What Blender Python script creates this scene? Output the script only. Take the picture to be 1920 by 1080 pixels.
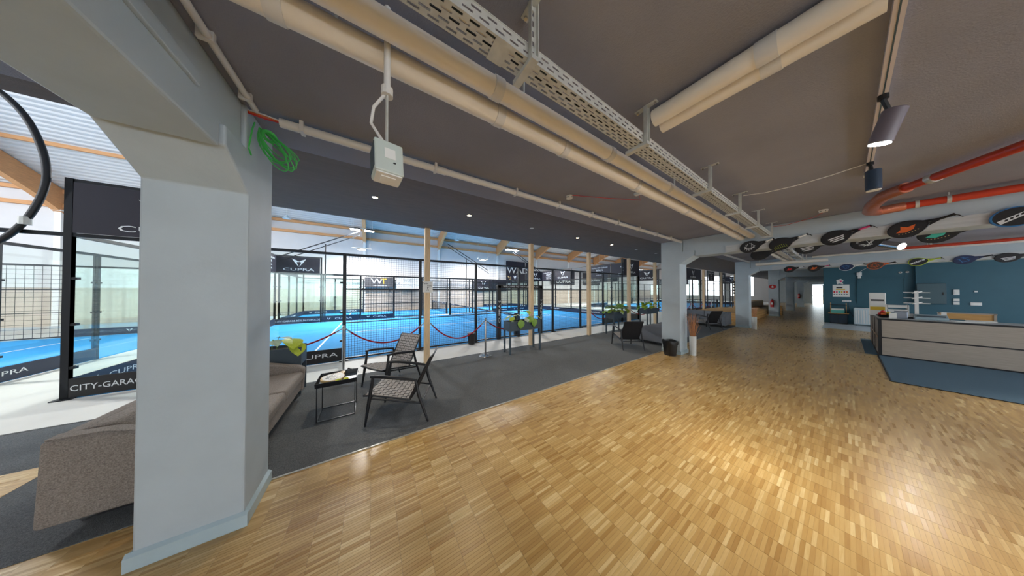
import bpy, bmesh, math, random
from mathutils import Vector, Matrix
random.seed(7)
R=math.radians
S=bpy.context.scene
COL=S.collection
for o in list(bpy.data.objects): bpy.data.objects.remove(o)

# ------------------------------------------------------------------ camera
FPX=405.0
HC=1.75
YAW=R(57.06); PITCH=math.atan(5/405)
cam=bpy.data.cameras.new('camera'); cam.sensor_width=36; cam.lens=36*FPX/1920; cam.clip_start=.05; cam.clip_end=200
co=bpy.data.objects.new('camera',cam); COL.objects.link(co)
co.location=(0,0,HC); co.rotation_euler=(math.pi/2+PITCH,0,YAW)
S.camera=co

# ------------------------------------------------------------------ world and exposure
w=bpy.data.worlds.new('world'); S.world=w; w.use_nodes=True
bg=w.node_tree.nodes['Background']; bg.inputs[0].default_value=(.88,.94,1,1); bg.inputs[1].default_value=3.0
S.view_settings.view_transform='Standard'; S.view_settings.look='None'; S.view_settings.gamma=1; S.view_settings.use_curve_mapping=False
S.view_settings.exposure=0.7
try: S.cycles.transparent_max_bounces=32
except Exception: pass

def area(name,loc,rot,sx,sy,power,color=(1,1,1)):
    l=bpy.data.lights.new(name,'AREA'); l.shape='RECTANGLE'; l.size=sx; l.size_y=sy; l.energy=power; l.color=color
    o=bpy.data.objects.new(name,l); COL.objects.link(o); o.location=loc; o.rotation_euler=rot
    return o
# daylight entering through the windows of the right wall
for i,y in enumerate((-4.5,1.0,6.5,12.0,17.0)):
    area('window_right_offscreen',(6.6,y,1.95),(0,R(-90),0),1.9,4.2,760,(.84,.93,1))

# ------------------------------------------------------------------ materials
def lin(c):
    return tuple(((x/255)/12.92 if x/255<=.04045 else ((x/255+.055)/1.055)**2.4) for x in c)
MATS={}
def M(name,rgb,rough=.6,metal=0,noise=0,nscale=8,bump=0,bscale=60,emit=0,spec=.5,stretch=None):
    if name in MATS: return MATS[name]
    m=bpy.data.materials.new(name); m.use_nodes=True; nt=m.node_tree; N=nt.nodes; L=nt.links
    b=N['Principled BSDF']; c=lin(rgb)+(1,)
    b.inputs['Base Color'].default_value=c; b.inputs['Roughness'].default_value=rough; b.inputs['Metallic'].default_value=metal
    b.inputs['Specular IOR Level'].default_value=spec
    if emit: b.inputs['Emission Color'].default_value=c; b.inputs['Emission Strength'].default_value=emit
    tc=N.new('ShaderNodeTexCoord'); src=tc.outputs['Object']
    if stretch:
        mp=N.new('ShaderNodeMapping'); mp.inputs['Scale'].default_value=stretch; L.new(src,mp.inputs[0]); src=mp.outputs[0]
    if noise:
        n=N.new('ShaderNodeTexNoise'); n.inputs['Scale'].default_value=nscale; n.inputs['Detail'].default_value=6; L.new(src,n.inputs['Vector'])
        r=N.new('ShaderNodeMapRange'); r.inputs[1].default_value=.25; r.inputs[2].default_value=.75; r.inputs[3].default_value=1-noise; r.inputs[4].default_value=1+noise
        L.new(n.outputs['Fac'],r.inputs[0])
        mx=N.new('ShaderNodeMix'); mx.data_type='RGBA'; mx.blend_type='MULTIPLY'; mx.inputs[0].default_value=1
        mx.inputs[6].default_value=c; L.new(r.outputs[0],mx.inputs[7]); L.new(mx.outputs[2],b.inputs['Base Color'])
    if bump:
        n2=N.new('ShaderNodeTexNoise'); n2.inputs['Scale'].default_value=bscale; n2.inputs['Detail'].default_value=4; L.new(src,n2.inputs['Vector'])
        bp=N.new('ShaderNodeBump'); bp.inputs['Strength'].default_value=bump; bp.inputs['Distance'].default_value=.01
        L.new(n2.outputs['Fac'],bp.inputs['Height']); L.new(bp.outputs[0],b.inputs['Normal'])
    MATS[name]=m; return m

m_conc=M('concrete_paint',(184,196,203),.55,noise=.06,nscale=3,bump=.15,bscale=25)
m_beam=M('beam_paint',(184,196,203),.55,noise=.06,nscale=3,bump=.12,bscale=25)
m_base=M('baseboard_paint',(180,200,208),.4,noise=.03)
m_ceil=M('dark_ceiling_paint',(142,143,156),.75,noise=.10,nscale=1.6,bump=.3,bscale=120)
m_aceil=M('slate_ceiling_board',(116,108,106),.8,noise=.10,nscale=2.5,bump=.4,bscale=90,stretch=(6,1,1))
m_carpet=M('charcoal_carpet',(112,115,117),1,spec=.05,noise=.5,nscale=160,bump=.7,bscale=260)
m_hallfloor=M('pale_screed',(214,212,206),.6,noise=.05,nscale=2)
m_rug=M('slate_blue_mat',(84,112,130),.8,noise=.12,nscale=30,bump=.3,bscale=120,stretch=(1,8,1))
m_tile=M('white_tile_floor',(205,215,220),.4,noise=.04)
m_teal=M('teal_wall_paint',(46,92,108),.5,noise=.05,nscale=3)
m_navy=M('dark_navy_wall_paint',(32,50,64),.5,noise=.05,nscale=3)
m_white=M('white_paint',(228,228,226),.5,noise=.03)
m_hallwall=M('pale_metal_cladding',(208,206,206),.5,noise=.03,nscale=2)
m_roof=M('corrugated_roof_sheet',(204,202,200),.45,noise=.05,nscale=2)
m_glulam=M('glulam_timber',(205,150,100),.6,noise=.18,nscale=3,stretch=(1,12,12))
m_girt=M('girt_timber',(205,150,100),.6,noise=.18,nscale=3,stretch=(12,1,12))
m_post=M('pine_post_timber',(216,188,150),.6,noise=.16,nscale=5,stretch=(9,9,1))
m_black=M('black_powder_coat',(26,28,32),.45,noise=.05)
m_fence=M('fence_black_steel',(22,26,32),.4,metal=.2)
m_wire=M('fence_wire_black',(30,34,40),.5)
m_beige=M('beige_drain_pipe',(240,233,222),.4,noise=.06,nscale=3)
m_whpipe=M('white_conduit',(220,218,215),.35)
m_galv=M('galvanised_steel',(206,208,204),.42,metal=.35,noise=.12,nscale=20)
m_chrome=M('polished_steel',(200,200,200),.18,metal=1)
m_red=M('red_pipe_paint',(196,62,38),.35,noise=.1)
m_foil=M('copper_foil_wrap',(205,130,105),.3,metal=.6,bump=.8,bscale=30)
m_rope=M('red_velvet_rope',(150,22,36),.85,bump=.4,bscale=120)
m_sofa=M('taupe_sofa_fabric',(150,141,134),.95,noise=.45,nscale=140,bump=.6,bscale=220)
m_sofashade=M('shaded_sofa_fabric',(84,86,96),.95,noise=.4,nscale=140,bump=.6,bscale=220)  # sofa fabric copy with shade put into the colour; not assigned
m_sofagr=M('grey_sofa_fabric',(116,120,128),.95,noise=.3,nscale=140,bump=.5,bscale=220)
m_chair=M('chair_frame_black',(22,25,32),.4)
m_weave=M('woven_paper_cord',(170,167,166),.85,noise=.2,nscale=60)
m_weavedk=M('woven_backing_dark',(26,25,28),.9)
m_planter=M('slate_planter_steel',(58,72,82),.5,noise=.06)
m_soil=M('potting_soil',(44,34,28),.95,noise=.3,nscale=60,bump=.8,bscale=80)
m_leaf=M('leaf_green',(120,158,52),.45,noise=.25,nscale=14)
m_leaf2=M('leaf_yellow_green',(180,196,60),.45,noise=.22,nscale=14)
m_leaf3=M('leaf_pale_silver',(176,196,168),.5,noise=.18,nscale=14)
m_stem=M('plant_stem',(150,170,90),.6)
m_text=M('white_lettering',(225,228,230),.5)
m_banner=M('dark_banner_vinyl',(30,28,42),.6,noise=.05)
m_board=M('navy_kick_board',(20,34,60),.5)
m_boardk=M('black_kick_board',(24,22,24),.5)
m_bark=M('dark_wood_panel',(78,64,54),.5,noise=.2,nscale=5,stretch=(1,8,8))
m_counter=M('bleached_oak_front',(176,164,150),.5,noise=.12,nscale=4,stretch=(1,10,14))
m_red2=M('signal_red',(200,36,40),.4)
m_yellow=M('tennis_yellow',(214,222,70),.8,bump=.3,bscale=200)
m_lens=M('lamp_lens',(255,250,242),.3,emit=9)
m_flood=M('floodlight_lens',(255,255,255),.3,emit=22)
m_down=M('downlight_lens',(255,236,190),.3,emit=14)
m_reed=M('dried_reed',(196,140,98),.8,noise=.2,nscale=30)
m_vase=M('white_ceramic',(216,220,218),.35)
m_bin=M('black_plastic',(20,20,22),.3)
m_bag=M('black_bin_liner',(14,14,16),.35)
m_paper=M('white_paper',(232,232,228),.6)
m_wood2=M('honey_timber_board',(208,160,96),.55,noise=.18,nscale=4,stretch=(1,10,10))
m_green=M('green_cord',(70,188,86),.5)
m_cab=M('grey_steel_cabinet',(62,84,94),.5)
m_yel=M('yellow_print',(226,190,60),.6); m_orange=M('orange_print',(224,104,40),.5); m_pink=M('magenta_print',(214,60,120),.5)
m_navyp=M('navy_print',(28,44,84),.4); m_blueprint=M('blue_print',(52,120,180),.4); m_teal2=M('turquoise_print',(70,190,170),.5); m_lime=M('lime_print',(190,210,50),.4)
m_carbon=M('black_carbon',(20,20,24),.3)
m_foam=M('racket_face_black',(28,28,32),.45)
m_gold=M('sand_frame',(206,176,120),.5)
m_acw=M('pale_blue_grey_metal',(196,214,222),.45)

def glass_mat():
    m=bpy.data.materials.new('tempered_glass'); m.use_nodes=True; nt=m.node_tree; N=nt.nodes; L=nt.links
    for n in list(N): N.remove(n)
    out=N.new('ShaderNodeOutputMaterial'); t=N.new('ShaderNodeBsdfTransparent'); t.inputs[0].default_value=(.955,.985,.975,1)
    g=N.new('ShaderNodeBsdfGlossy'); g.inputs['Roughness'].default_value=.03; g.inputs[0].default_value=(.9,1,.97,1)
    lw=N.new('ShaderNodeLayerWeight'); lw.inputs['Blend'].default_value=.5
    pw=N.new('ShaderNodeMath'); pw.operation='POWER'; pw.inputs[1].default_value=4; L.new(lw.outputs['Facing'],pw.inputs[0])
    ma=N.new('ShaderNodeMath'); ma.operation='MULTIPLY_ADD'; ma.inputs[1].default_value=.55; ma.inputs[2].default_value=.03; L.new(pw.outputs[0],ma.inputs[0])
    mx=N.new('ShaderNodeMixShader'); L.new(ma.outputs[0],mx.inputs[0]); L.new(t.outputs[0],mx.inputs[1]); L.new(g.outputs[0],mx.inputs[2]); L.new(mx.outputs[0],out.inputs[0])
    return m
m_glass=glass_mat()

def turf_mat():
    return M('blue_court_turf',(36,142,206),.9,noise=.10,nscale=220,bump=.4,bscale=300)
m_turf=turf_mat()

SW,SL=.021,.17     # parquet finger width (x) and row length (y)
def parquet_mat():
    m=bpy.data.materials.new('oak_finger_parquet'); m.use_nodes=True; nt=m.node_tree; N=nt.nodes; L=nt.links
    b=N['Principled BSDF']; b.inputs['Coat Weight'].default_value=.45; b.inputs['Coat Roughness'].default_value=.3
    g=N.new('ShaderNodeNewGeometry'); sp=N.new('ShaderNodeSeparateXYZ'); L.new(g.outputs['Position'],sp.inputs[0])
    def math_(op,a,v=None):
        n=N.new('ShaderNodeMath'); n.operation=op
        if isinstance(a,(int,float)): n.inputs[0].default_value=a
        else: L.new(a,n.inputs[0])
        if v is not None:
            if isinstance(v,(int,float)): n.inputs[1].default_value=v
            else: L.new(v,n.inputs[1])
        return n.outputs[0]
    fx=math_('DIVIDE',sp.outputs['X'],SW); fy=math_('DIVIDE',sp.outputs['Y'],SL)
    ix=math_('FLOOR',fx); iy=math_('FLOOR',fy)
    cv=N.new('ShaderNodeCombineXYZ'); L.new(ix,cv.inputs[0]); L.new(iy,cv.inputs[1])
    wn=N.new('ShaderNodeTexWhiteNoise'); wn.noise_dimensions='3D'; L.new(cv.outputs[0],wn.inputs['Vector'])
    # block of several fingers shares a tone
    bx=math_('FLOOR',math_('DIVIDE',fx,7.0)); cv2=N.new('ShaderNodeCombineXYZ'); L.new(bx,cv2.inputs[0]); L.new(iy,cv2.inputs[1])
    wn2=N.new('ShaderNodeTexWhiteNoise'); L.new(cv2.outputs[0],wn2.inputs['Vector'])
    tone=math_('ADD',math_('MULTIPLY',wn.outputs['Value'],.72),math_('MULTIPLY',wn2.outputs['Value'],.22))
    mp=N.new('ShaderNodeMapping'); mp.inputs['Scale'].default_value=(90,7,1); L.new(g.outputs['Position'],mp.inputs[0])
    ns=N.new('ShaderNodeTexNoise'); ns.inputs['Scale'].default_value=1; ns.inputs['Detail'].default_value=5; L.new(mp.outputs[0],ns.inputs['Vector'])
    tone2=math_('ADD',tone,math_('MULTIPLY',math_('SUBTRACT',ns.outputs['Fac'],.5),.38))
    cr=N.new('ShaderNodeValToRGB'); e=cr.color_ramp.elements
    e[0].position=.02; e[0].color=lin((180,138,78))+(1,)
    e[1].position=.97; e[1].color=lin((238,211,153))+(1,)
    a=cr.color_ramp.elements.new(.4); a.color=lin((200,161,97))+(1,)
    a=cr.color_ramp.elements.new(.7); a.color=lin((211,175,111))+(1,)
    L.new(tone2,cr.inputs[0])
    # joints between rows
    fr=math_('FRACT',fy); j=math_('LESS_THAN',fr,.013)
    fr2=math_('FRACT',fx); j2=math_('LESS_THAN',fr2,.05)
    jj=math_('MAXIMUM',math_('MULTIPLY',j,.3),math_('MULTIPLY',j2,.10))
    mx=N.new('ShaderNodeMix'); mx.data_type='RGBA'; L.new(jj,mx.inputs[0]); L.new(cr.outputs[0],mx.inputs[6]); mx.inputs[7].default_value=lin((70,45,25))+(1,)
    L.new(mx.outputs[2],b.inputs['Base Color'])
    rn=N.new('ShaderNodeMapRange'); rn.inputs[3].default_value=.26; rn.inputs[4].default_value=.42; L.new(wn.outputs['Value'],rn.inputs[0]); L.new(rn.outputs[0],b.inputs['Roughness'])
    bp=N.new('ShaderNodeBump'); bp.inputs['Strength'].default_value=.12; bp.inputs['Distance'].default_value=.004; L.new(tone2,bp.inputs['Height']); L.new(bp.outputs[0],b.inputs['Normal'])
    return m
m_parq=parquet_mat()

# ------------------------------------------------------------------ mesh helpers
class MB:
    def __init__(s): s.v=[]; s.f=[]
    def add(s,vs,fs):
        o=len(s.v); s.v+=[tuple(v) for v in vs]; s.f+=[tuple(i+o for i in f) for f in fs]; return s
    def box(s,x0,x1,y0,y1,z0,z1):
        return s.add([(x0,y0,z0),(x1,y0,z0),(x1,y1,z0),(x0,y1,z0),(x0,y0,z1),(x1,y0,z1),(x1,y1,z1),(x0,y1,z1)],
            [(3,2,1,0),(4,5,6,7),(0,1,5,4),(1,2,6,5),(2,3,7,6),(3,0,4,7)])
    def cbox(s,c,d): return s.box(c[0]-d[0]/2,c[0]+d[0]/2,c[1]-d[1]/2,c[1]+d[1]/2,c[2]-d[2]/2,c[2]+d[2]/2)
    def tube(s,pts,r,n=10,cap=True):
        pts=[Vector(p) for p in pts]; rs=r if isinstance(r,(list,tuple)) else [r]*len(pts)
        o=len(s.v); up=None
        for i,p in enumerate(pts):
            t=(pts[min(i+1,len(pts)-1)]-pts[max(i-1,0)]).normalized()
            if up is None:
                up=Vector((0,0,1)) if abs(t.z)<.9 else Vector((1,0,0))
            a=t.cross(up).normalized(); up=a.cross(t).normalized()
            for k in range(n):
                q=2*math.pi*k/n; s.v.append(tuple(p+(a*math.cos(q)+up*math.sin(q))*rs[i]))
        for i in range(len(pts)-1):
            for k in range(n):
                k2=(k+1)%n; s.f.append((o+i*n+k,o+i*n+k2,o+(i+1)*n+k2,o+(i+1)*n+k))
        if cap:
            s.f.append(tuple(o+k for k in range(n))[::-1]); s.f.append(tuple(o+(len(pts)-1)*n+k for k in range(n)))
        return s
    def bar(s,p0,p1,w,h,up=(0,0,1)):
        p0=Vector(p0);p1=Vector(p1);t=(p1-p0).normalized();u=Vector(up)
        if abs(t.dot(u))>.98: u=Vector((1,0,0))
        a=t.cross(u).normalized()*w/2; b=a.cross(t).normalized()*h/2
        vs=[p0-a-b,p0+a-b,p0+a+b,p0-a+b,p1-a-b,p1+a-b,p1+a+b,p1-a+b]
        return s.add(vs,[(3,2,1,0),(4,5,6,7),(0,1,5,4),(1,2,6,5),(2,3,7,6),(3,0,4,7)])
    def lathe(s,prof,n=24,c=(0,0,0)):
        o=len(s.v)
        for r,z in prof:
            for k in range(n):
                q=2*math.pi*k/n; s.v.append((c[0]+r*math.cos(q),c[1]+r*math.sin(q),c[2]+z))
        for i in range(len(prof)-1):
            for k in range(n):
                k2=(k+1)%n; s.f.append((o+i*n+k,o+i*n+k2,o+(i+1)*n+k2,o+(i+1)*n+k))
        s.f.append(tuple(o+k for k in range(n))[::-1]); s.f.append(tuple(o+(len(prof)-1)*n+k for k in range(n)))
        return s
    def prism(s,poly,a0,a1,axis='y'):
        """poly of (p,q): axis y -> (x,z); axis x -> (y,z); axis z -> (x,y)"""
        def P(p,q,a): return {'y':(p,a,q),'x':(a,p,q),'z':(p,q,a)}[axis]
        n=len(poly); vs=[P(p,q,a0) for p,q in poly]+[P(p,q,a1) for p,q in poly]
        fs=[tuple(range(n))[::-1],tuple(range(n,2*n))]+[(i,(i+1)%n,n+(i+1)%n,n+i) for i in range(n)]
        return s.add(vs,fs)
    def mesh(s,name):
        me=bpy.data.meshes.new(name); me.from_pydata(s.v,[],s.f)
        bm=bmesh.new(); bm.from_mesh(me); bmesh.ops.recalc_face_normals(bm,faces=bm.faces); bm.to_mesh(me); bm.free()
        return me
    def build(s,name,mat,parent=None,smooth=False,bevel=0,seg=2,kind=None):
        me=s.mesh(name); return obj(name,me,mat,parent,smooth,bevel,seg,kind)
def obj(name,me,mat,parent=None,smooth=False,bevel=0,seg=2,kind=None):
    o=bpy.data.objects.new(name,me); COL.objects.link(o)
    if mat and not me.materials: me.materials.append(mat)
    if parent: o.parent=parent
    if smooth:
        for p in me.polygons: p.use_smooth=True
        try: me.set_sharp_from_angle(angle=R(38))
        except Exception: pass
    if bevel:
        b=o.modifiers.new('bevel','BEVEL'); b.width=bevel; b.segments=seg; b.limit_method='ANGLE'; b.angle_limit=R(40)
    if kind: o['kind']=kind
    return o
def tag(o,label=None,cat=None,group=None,kind=None):
    if label: o['label']=label
    if cat: o['category']=cat
    if group: o['group']=group
    if kind: o['kind']=kind
    return o
def thing(name,label,cat,loc=(0,0,0),rz=0,group=None,kind=None):
    o=bpy.data.objects.new(name,None); COL.objects.link(o); o.location=loc; o.rotation_euler=(0,0,rz); o.empty_display_size=.1
    return tag(o,label,cat,group,kind)
def struct(name,mb,mat,label=None,parent=None,**k):
    o=mb.build(name,mat,parent,**k) if isinstance(mb,MB) else obj(name,mb,mat,parent,**k)
    if not parent: tag(o,label or name.replace('_',' '),name.split('_')[0],None,'structure')
    return o
def copy_tree(o,parent=None):
    c=o.copy(); COL.objects.link(c); c.parent=parent
    for ch in list(o.children): copy_tree(ch,c)
    return c
def text(s,size,loc,rot,mat,parent,name='lettering',sx=1,align='CENTER',ext=.0015):
    cu=bpy.data.curves.new('t','FONT'); cu.body=s; cu.size=size; cu.align_x=align; cu.align_y='CENTER'; cu.extrude=ext; cu.resolution_u=2
    t=bpy.data.objects.new('t',cu); COL.objects.link(t)
    dg=bpy.context.evaluated_depsgraph_get(); me=bpy.data.meshes.new_from_object(t.evaluated_get(dg))
    bpy.data.objects.remove(t); bpy.data.curves.remove(cu)
    me.materials.clear()
    o=obj(name,me,mat,parent); o.location=loc; o.rotation_euler=rot; o.scale=(sx,1,1)
    return o
LOGO=[(-1,.75),(-.3,.42),(-.1,.2),(-.34,.06),(-.02,-.8),(-.58,.0)]
def logo(size,loc,rot,mat,parent,name='emblem'):
    m=MB()
    for sg in(1,-1): m.prism([(p*sg*size,q*size) for p,q in LOGO],-.0015,.0015,'z')
    m.prism([(-.09*size,.3*size),(.09*size,.3*size),(0,.08*size)],-.0015,.0015,'z')
    o=m.build(name,mat,parent); o.location=loc; o.rotation_euler=rot; return o
FX=(R(90),0,R(90))     # faces +X, reads along +Y
FXM=(R(90),0,R(-90))   # faces -X
FYM=(R(90),0,0)        # faces -Y, reads along +X
FY=(R(90),0,R(180))    # faces +Y

# ================================================================== THE SETTING
ZC=3.13; ZA=3.26; XL=-2.91; XR=6.5; XE=-5.55; YB=-9.0; YE=50.0
# ---- floors
flo=struct('floor',MB().box(XL,XR,YB,YE,-.2,-.0015),m_parq,'oak finger parquet floor of the main room')
CR=(math.cos(YAW),math.sin(YAW)); CF=(-math.sin(YAW),math.cos(YAW))
def pix(x,y,z=0):
    d=x*CF[0]+y*CF[1]; r=x*CR[0]+y*CR[1]
    return (960+FPX*r/d, 545-FPX*(z-HC)/d, d) if d>.05 else (0,9999,d)
cells=[]
for iy in range(-8,30):
    for ix in range(int(XL/SW)+2,150):
        x=(ix+.5)*SW; y=(iy+.5)*SL
        u,v,d=pix(x,y)
        if d<.5 or d>3.4 or not(-30<u<1960) or v>1150: continue
        if -2.5<x+.02 and x<-2.4 and -1.35<y<-.7 and x<-2.4: continue
        if x<-2.42 and -1.4<y<-.68: continue
        cells.append((d,ix,iy))
cells.sort()
def finger(mb,x0,y0):
    e=.0009; a,b,c,d=x0+e,x0+SW-e,y0+e,y0+SL-e
    mb.add([(a,c,-.004),(b,c,-.004),(b,d,-.004),(a,d,-.004),(a,c,0),(b,c,0),(b,d,0),(a,d,0)],[(4,5,6,7),(0,1,5,4),(1,2,6,5),(2,3,7,6),(3,0,4,7)])
fm=MB(); finger(fm,0,0); fme=fm.mesh('parquet_finger')
for d,ix,iy in cells[:300]:
    o=obj('parquet_finger',fme,m_parq,flo); o.location=(ix*SW,iy*SL,0)
rest=MB()
for d,ix,iy in cells[300:]: finger(rest,ix*SW,iy*SL)
rest.build('parquet_fingers',m_parq,flo,kind='stuff')
struct('floor_carpet',MB().box(XE,XL,YB,15.2,-.2,.004),m_carpet,'charcoal grey carpet strip of the lounge')
struct('floor_insert',MB().box(-4.35,-3.78,YB,-2.62,-.05,.006),m_parq,'parquet patch behind the taupe sofa')
struct('floor_annex',MB().box(XE,XL,15.2,YE,-.2,0),m_parq,'parquet beyond the carpet')
struct('floor_hall',MB().box(-23,XE,-34,YE,-.2,0),m_hallfloor,'pale screed floor of the padel hall')
struct('trim_1',MB().box(XL-.006,XL+.012,-.79,15.0,0,.007),M('edge_profile_alu',(190,188,180),.4,metal=.5),'thin metal edging between carpet and parquet')
struct('trim_2',MB().box(XE-.02,XE+.02,YB,15.0,0,.006),m_black,'dark edging between carpet and pale screed')
struct('floor_mat',MB().box(.47,XR,8.42,11.62,0,.006).box(.28,.5,11.55,15.0,0,.006),m_rug,'slate blue mat in front of the counter')
struct('trim_3',MB().box(.45,.47,8.4,11.6,0,.009).box(.45,XR,8.4,8.42,0,.009),m_black,'dark edge of the slate mat')
struct('floor_tile',MB().box(-.62,XR,17.8,21.08,0,.004),m_tile,'white tiled floor at the navy wall')

# ---- columns and beams
def column(y0,label,near=False):
    t=thing('concrete_column',label,'column',(0,y0,0),0,None,'structure')
    d=.47
    prof=[(XL,0),(-2.46,0),(-2.46,2.48),(-2.14,2.68),(-2.14,2.81),(-2.40,2.81),(-2.40,ZC),(XL,ZC)]
    MB().prism(prof,0,d,'y').build('shaft',m_conc,t,bevel=.006 if not near else .012)
    b=.022;h=.105
    MB().prism([(-2.46,0),(-2.46+b,0),(-2.46+b,h-.02),(-2.46,h)],-b,d+b,'y').build('baseboard',m_base,t)
    MB().prism([(0,0),(-b,0),(-b,h-.02),(0,h)],XL,-2.46+b*.2,'x').build('baseboard',m_base,t)
    MB().prism([(d,0),(d+b,0),(d+b,h-.02),(d,h)],XL,-2.46+b*.2,'x').build('baseboard',m_base,t)
    return t
YC=[-1.26,7.06,14.8,23.1,31.0,39.0]
CL=['pale grey column with the green cord coil','grey column beside the black waste bin','grey column at the end of the carpet','grey column with the fire extinguisher and red sign','grey column past the timber steps','grey column beside the far glass door']
for y,l in zip(YC,CL): column(y,l,y<0)
for i,y in enumerate(YC):
    prof=[(-2.392,ZC),(-2.392,2.802),(-2.132,2.802),(-2.132,2.655),(XR,2.655),(XR,ZC)]
    if y>20: prof[4]=(-.66,2.655); prof[5]=(-.66,ZC)
    struct('ceiling_beam',MB().prism(prof,y+.02,y+.45,'y'),m_beam,['concrete beam over the near column','beam carrying the front row of rackets','beam carrying the second row of rackets','beam past the navy wall corner','second far beam of the corridor','last beam before the glass door'][i],bevel=.014)
# raised cover strip on the near beam side
struct('trim_4',MB().box(-1.9,.6,-.812,-.79,2.86,2.935),m_beam,'raised cover strip on the near beam',bevel=.006)
for y,x0 in((7.06,-1.54),(14.8,-1.75)):
    struct('trim_5',MB().box(x0,XR,y-.012,y+.02,2.66,2.815),M('whitewashed_plank',(196,200,202),.6,noise=.12,nscale=4,stretch=(1,8,12)),'whitewashed plank fixed along the %s racket beam'%('front' if y<10 else 'second'))

# ---- ceilings
struct('ceiling',MB().box(XL,XR,YB,YE,ZC,ZC+.3),m_ceil,'dark brown grey painted ceiling of the main room')
struct('ceiling_annex',MB().box(XE,XL,-2.0,YE,ZA,ZA+.2).box(-3.43,XL,YB,-2.0,ZA,ZA+.2),m_aceil,'slate grey lower ceiling over the lounge')
struct('wall_annex',MB().box(XE+.02,XE+.2,-2.0,YE,ZA+.2,12.6).box(-3.43,-3.2,YB,-2.0,ZA+.2,13.3).box(XE+.2,-3.43,-2.1,-2.0,ZA+.2,12.6),m_hallwall,'upper wall above the lounge ceiling edge')
# ---- main room walls
def wall_with_windows(name,x0,x1,y0,y1,z1,holes,mat,label,axis):
    mb=MB()
    if axis=='y':
        a=y0
        for h0,h1,za,zb in holes:
            mb.box(x0,x1,a,h0,0,z1); mb.box(x0,x1,h0,h1,0,za); mb.box(x0,x1,h0,h1,zb,z1); a=h1
        mb.box(x0,x1,a,y1,0,z1)
    else:
        a=x0
        for h0,h1,za,zb in holes:
            mb.box(a,h0,y0,y1,0,z1); mb.box(h0,h1,y0,y1,0,za); mb.box(h0,h1,y0,y1,zb,z1); a=h1
        mb.box(a,x1,y0,y1,0,z1)
    return struct(name,mb,mat,label)
wall_with_windows('wall_right',XR,XR+.25,YB,21.08,ZC,[(y-2.2,y+2.2,.95,2.95) for y in(-4.5,1.0,6.5,12.0,17.0)],m_white,'window wall on the street side','y')
wall_with_windows('wall_back',-2.91,XR,YB-.25,YB,ZC,[],m_white,'plain white wall behind','x')
struct('wall_front',MB().box(-.66,1.78,21.08,21.3,0,ZC),m_teal,'dark navy wall with poster')
struct('wall_front_2',MB().box(1.78,XR,21.04,21.3,0,ZC),m_teal,'teal wall behind the counter')
struct('wall_corridor',MB().box(-.66,-.5,21.3,YE,0,ZC),m_teal,'navy corridor wall')
struct('trim_6',MB().box(1.76,1.86,20.94,21.06,1.9,ZC),m_teal,'boxed pipe duct on the teal wall')
wall_with_windows('wall_end',XE,-.5,YE,YE+.2,ZA,[(-2.45,-.75,0.0,2.55)],m_conc,'end wall of the corridor with the bright doorway','x')
dt=thing('door_1','bright glass door at the corridor end','door',(-1.6,YE-.05,0),0,None,'structure')
for x in(-.85,0,.82): MB().box(x-.04,x+.04,-.03,.03,0,2.5).build('door_frame',M('white_door_frame',(225,230,232),.4),dt)
MB().box(-.85,.85,-.03,.03,2.42,2.52).build('door_frame',MATS['white_door_frame'],dt); MB().box(-.85,.85,-.03,.03,1.0,1.08).build('door_frame',MATS['white_door_frame'],dt)
for x in(-.43,.41): MB().box(x-.4,x+.4,-.004,.004,.02,2.42).build('door_pane',m_glass,dt)

# ================================================================== THE PADEL HALL
XW=-21.5
struct('wall_left',MB().box(XW-.2,XW,-34,YE,0,7.0),m_hallwall,'pale clad back wall of the hall')
struct('wall_left_plinth',MB().box(XW,XW+.03,-34,YE,0,1.9),M('plywood_plinth',(196,182,168),.6,noise=.08,nscale=3),'plywood lower panelling of the hall wall')
def endwall(y,label,name,n=4):
    wall_with_windows(name,XW,XE,y,y+.2,13,[(x,x+2.6,.9,4.2) for x in(-20.6,-17.2,-13.8,-10.4,-7.9)][:n],m_hallwall,label,'x')
endwall(YE,'far end wall of the hall with windows','wall_hall_end')
endwall(-34,'plain near end wall of the hall','wall_hall_start',0)
# corrugated roof
RS=.36
def roofz(x): return 6.85+(x-XW)*RS
mb=MB(); xs=[]; x=XW
while x<-3.2:
    xs+=[(x,0),(x+.07,0),(x+.10,.055),(x+.20,.055)]; x+=.23
o=len(mb.v); n=len(xs)
for y in(-34,YE): mb.v+=[(px,y,roofz(px)+h) for px,h in xs]
mb.f+=[(i,i+1,n+i+1,n+i) for i in range(n-1)]
struct('ceiling_hall_roof',mb,m_roof,'corrugated steel hall roof')
# glulam frames
yb=[-31.0,-25.0,-19.0,-13.2,-6.9,-.55,5.42,11.9,17.6,23.4,29.2,35.0,41.0]
def zlow(x):
    t=(x-XW); return roofz(x)-.03-(.82+.40*math.exp(-t/1.3))
poly=[(XW+.02,roofz(XW)-.03)]+[(-3.4,roofz(-3.4)-.03)]+[(x_,zlow(x_)) for x_ in (-3.4,-8,-12,-15,-17,-18,-19,-19.7,-20.4,-21,XW+.02)]
gm=MB().prism(poly,-.11,.11,'y').mesh('glulam_beam')
for y in yb:
    o=obj('glulam_beam',gm,m_glulam); o.location=(0,y,0); tag(o,'curved honey glulam roof beam under the corrugated hall roof','roof beam','hall roof beams','structure')
    c=struct('steel_column',MB().box(XW,XW+.16,y-.09,y+.09,0,roofz(XW)-1.05),m_white,'white steel column on the hall wall'); tag(c,group='hall wall columns')
    MB().cbox((XW+.1,y,roofz(XW)-1.08),(.3,.3,.06)).build('cap_plate',m_white,c)
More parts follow.
